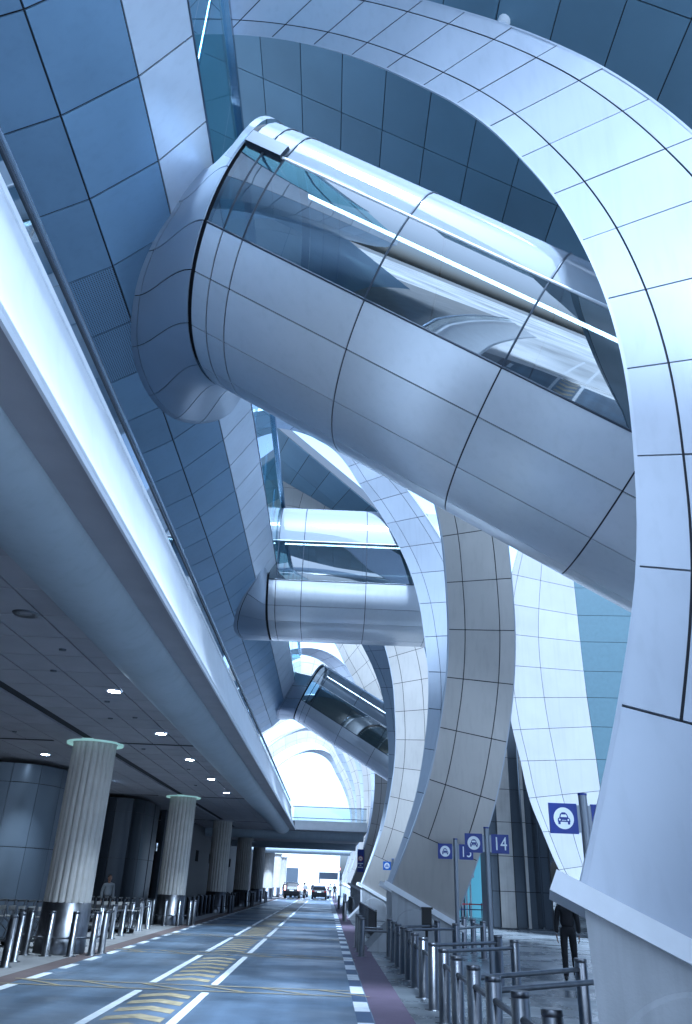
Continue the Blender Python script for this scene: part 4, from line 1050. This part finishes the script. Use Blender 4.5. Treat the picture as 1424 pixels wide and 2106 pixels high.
# ================================================================ CARS
def car(label, loc, paint, suv=True, lit=False, rz=0.0):
    """rear of the car faces local -Y"""
    r = thing('parked_car', label, 'car', loc, 'cars at the end of the road'); r.rotation_euler = (0, 0, rz)
    L, Wd, H = (4.6, 1.86, 1.72) if suv else (4.6, 1.8, 1.46)
    if suv: prof = [(-2.30, .35), (-2.32, .75), (-2.25, .98), (-2.12, 1.25), (-1.98, 1.60), (-1.75, 1.70), (0.4, 1.72), (0.75, 1.66), (1.35, 1.12), (2.10, 1.00), (2.28, .80), (2.30, .38), (2.1, .28), (-2.1, .28)]
    else:   prof = [(-2.30, .38), (-2.30, .78), (-2.22, .98), (-1.75, 1.02), (-1.20, 1.36), (-0.9, 1.43), (0.2, 1.46), (0.45, 1.42), (1.15, 1.00), (2.05, .86), (2.28, .68), (2.30, .36), (2.1, .26), (-2.1, .26)]
    def wz(z): return Wd/2*(1.0-0.04*max(0, (0.8-z))/0.5) if z < 0.95 else Wd/2*(1-0.26*(z-0.95)/(H-0.95))
    m = MB(); sec = [(-1, 0), (-.985, .03), (-.93, .05)]
    xs_ = [-1, -.95, -.6, 0, .6, .95, 1]
    n = len(prof)
    rows = []
    for k, x in enumerate(xs_):
        i = len(m.v); rows.append(i); sh = 1.0 if abs(x) < .9 else (.985 if abs(x) < 1 else .955)
        for (y, z) in prof: m.v.append((x*wz(z), y*sh, 0.3+(z-0.3)*(0.97 if abs(x) == 1 else 1.0)))
    for a, b_ in zip(rows, rows[1:]):
        for q in range(n): q2 = (q+1) % n; m.f.append((a+q, a+q2, b_+q2, b_+q)); m.sm.append(False)
    m.f.append(tuple(rows[0]+q for q in range(n))); m.sm.append(False); m.f.append(tuple(rows[-1]+q for q in range(n))[::-1]); m.sm.append(False)
    m.build('body', paint, r, off=(0, 0, 0))
    g = MB()
    if suv: (y0, z0), (y1, z1) = (-2.15, 1.06), (-1.93, 1.58)
    else:   (y0, z0), (y1, z1) = (-1.78, 1.04), (-1.14, 1.36)
    g.quad([(-wz(z0)*.86, y0-.035, z0), (wz(z0)*.86, y0-.035, z0), (wz(z1)*.86, y1-.035, z1), (-wz(z1)*.86, y1-.035, z1)])
    g.build('rear_window', M_cglas, r, off=(0, 0, 0))
    for sx in (-1, 1):
        g = MB(); zz0, zz1 = (1.04, 1.55) if suv else (1.0, 1.33)
        ya, yb = (-1.85, 1.1) if suv else (-1.3, 0.85); yc_, yd = (-1.7, 0.7) if suv else (-0.95, 0.35)
        g.quad([(sx*(wz(zz0)+.008), ya, zz0), (sx*(wz(zz0)+.008), yb, zz0), (sx*(wz(zz1)+.008), yd, zz1), (sx*(wz(zz1)+.008), yc_, zz1)]); g.build('side_window', M_cglas, r, off=(0, 0, 0))
        tl = MB()
        if suv: tl.box((sx*.80, -2.24, 1.10), (.17, .16, .50))
        else: tl.box((sx*.72, -2.29, .86), (.30, .08, .16))
        tl.build('tail_lamp', M_tail if lit else M_taild, r, off=(0, 0, 0))
        mm = MB(); mm.box((sx*(Wd/2+.10), .75, 1.08), (.20, .12, .15)); mm.build('mirror', paint, r, off=(0, 0, 0))
        for yw in (-1.38, 1.38):
            w_ = MB(); w_.tube([(sx*(Wd/2-.20), yw, .34), (sx*(Wd/2+.01), yw, .34)], .34, 20); wo = w_.build('wheel', M_tyre, r, off=(0, 0, 0))
            w_ = MB(); w_.tube([(sx*(Wd/2-.02), yw, .34), (sx*(Wd/2+.02), yw, .34)], .21, 14); w_.build('rim', M_steel, wo, off=(0, 0, 0))
    b = MB(); b.box((0, -2.33, .52), (Wd*.96, .14, .24)); b.build('bumper', paint, r, off=(0, 0, 0))
    b = MB(); b.box((0, -2.35 if not suv else -2.36, .86 if suv else .80), (.48, .03, .13)); b.build('number_plate', M_swhite, r, off=(0, 0, 0))
    if suv:
        b = MB()
        for sx in (-.62, .62): b.tube([(sx, -1.5, 1.72), (sx, -1.4, 1.78), (sx, .3, 1.78), (sx, .4, 1.72)], .02, 6)
        b.build('roof_rails', M_dsteel, r, off=(0, 0, 0))
    return r
car('black estate car with glowing tail lamps, left lane at the end of the road', (-4.1, 101.2, 0), M_carb, True, True)
car('dark saloon car with white plate, right lane at the end of the road', (-0.85, 101.5, 0), M_carb, False, False)
car('car with lit tail lamps just beyond the black estate', (-3.7, 107.5, 0), M_cars, True, True)
car('silver car third in the left lane behind the black estate', (-3.4, 113.5, 0), M_cars, False, True)
car('pale tall car half hidden beyond the dark saloon', (-0.6, 108.0, 0), M_carw, True, False)
vb = thing('shelter', 'dark blue shelter roof beyond the cars at the end of the road', 'shelter', (0.6, 124, 0))
m = MB(); m.box((0.5, 124, 2.75), (3.4, 2.0, 0.9)); m.build('roof', M_frame, vb)
m = MB()
for x in (-1.1, 2.1):
    m = MB(); m.box((x, 124, 1.2), (0.15, 0.15, 2.4)); m.build('post', M_dsteel, vb)

# ================================================================ BAGGAGE TROLLEYS
def trolley(root):
    m = MB()
    for sx in (-.27, .27):
        m.tube([(sx, .45, .12), (sx, -.30, .16), (sx*.98, -.42, .60), (sx*.95, -.45, 1.02)], .016, 8)
        m.tube([(sx, -.34, .35), (sx*.9, .0, .62), (sx*.9, .05, .85)], .010, 6)
    m.tube([(-.27, .45, .12), (.27, .45, .12)], .016, 8)
    m.build('frame', M_steel, root, off=(0, 0, 0))
    m = MB(); m.tube([(-.27, -.46, 1.03), (.27, -.46, 1.03)], .026, 10); m.build('handle', M_blackp, root, off=(0, 0, 0))
    m = MB()
    for k in range(6): m.tube([(-.22+.088*k, -.40, .66), (-.22+.088*k, -.02, .68), (-.22+.088*k, .0, .86)], .006, 5)
    m.box((0, .0, .86), (.5, .02, .10)); m.build('basket', M_col, root, off=(0, 0, 0))
    m = MB(); m.box((0, .05, .15), (.5, .75, .02)); m.build('platform', M_dsteel, root, off=(0, 0, 0))
    for x, y in ((-.22, .38), (.22, .38), (0, -.28)):
        w_ = MB(); w_.tube([(x-.02, y, .07), (x+.02, y, .07)], .07, 12); w_.build('wheel', M_tyre, root, off=(0, 0, 0))
t0 = None
for k in range(16):
    loc = (-8.7+0.10*k*0.9, 21.6+0.02*k, 0) if False else (-10.6+0.25*k, 22.1, 0)
    if loc[0] > -7.15: continue
    lb = 'steel baggage trolley nested in the row left of the nearest column'
    if t0 is None:
        t0 = thing('baggage_trolley', lb, 'trolley', loc, 'trolleys nested left of the nearest column'); trolley(t0); t0.rotation_euler = (0, 0, rad(90))
    else: dup(t0, loc, rad(90), lb)
for k in range(9):
    o = dup(t0, (-8.6+0.24*k, 28.6, 0), rad(90), 'steel baggage trolley nested in the row right of the nearest column'); o['group'] = 'trolleys nested right of the nearest column'
for o in bpy.data.objects:
    if '_base' in o: del o['_base']
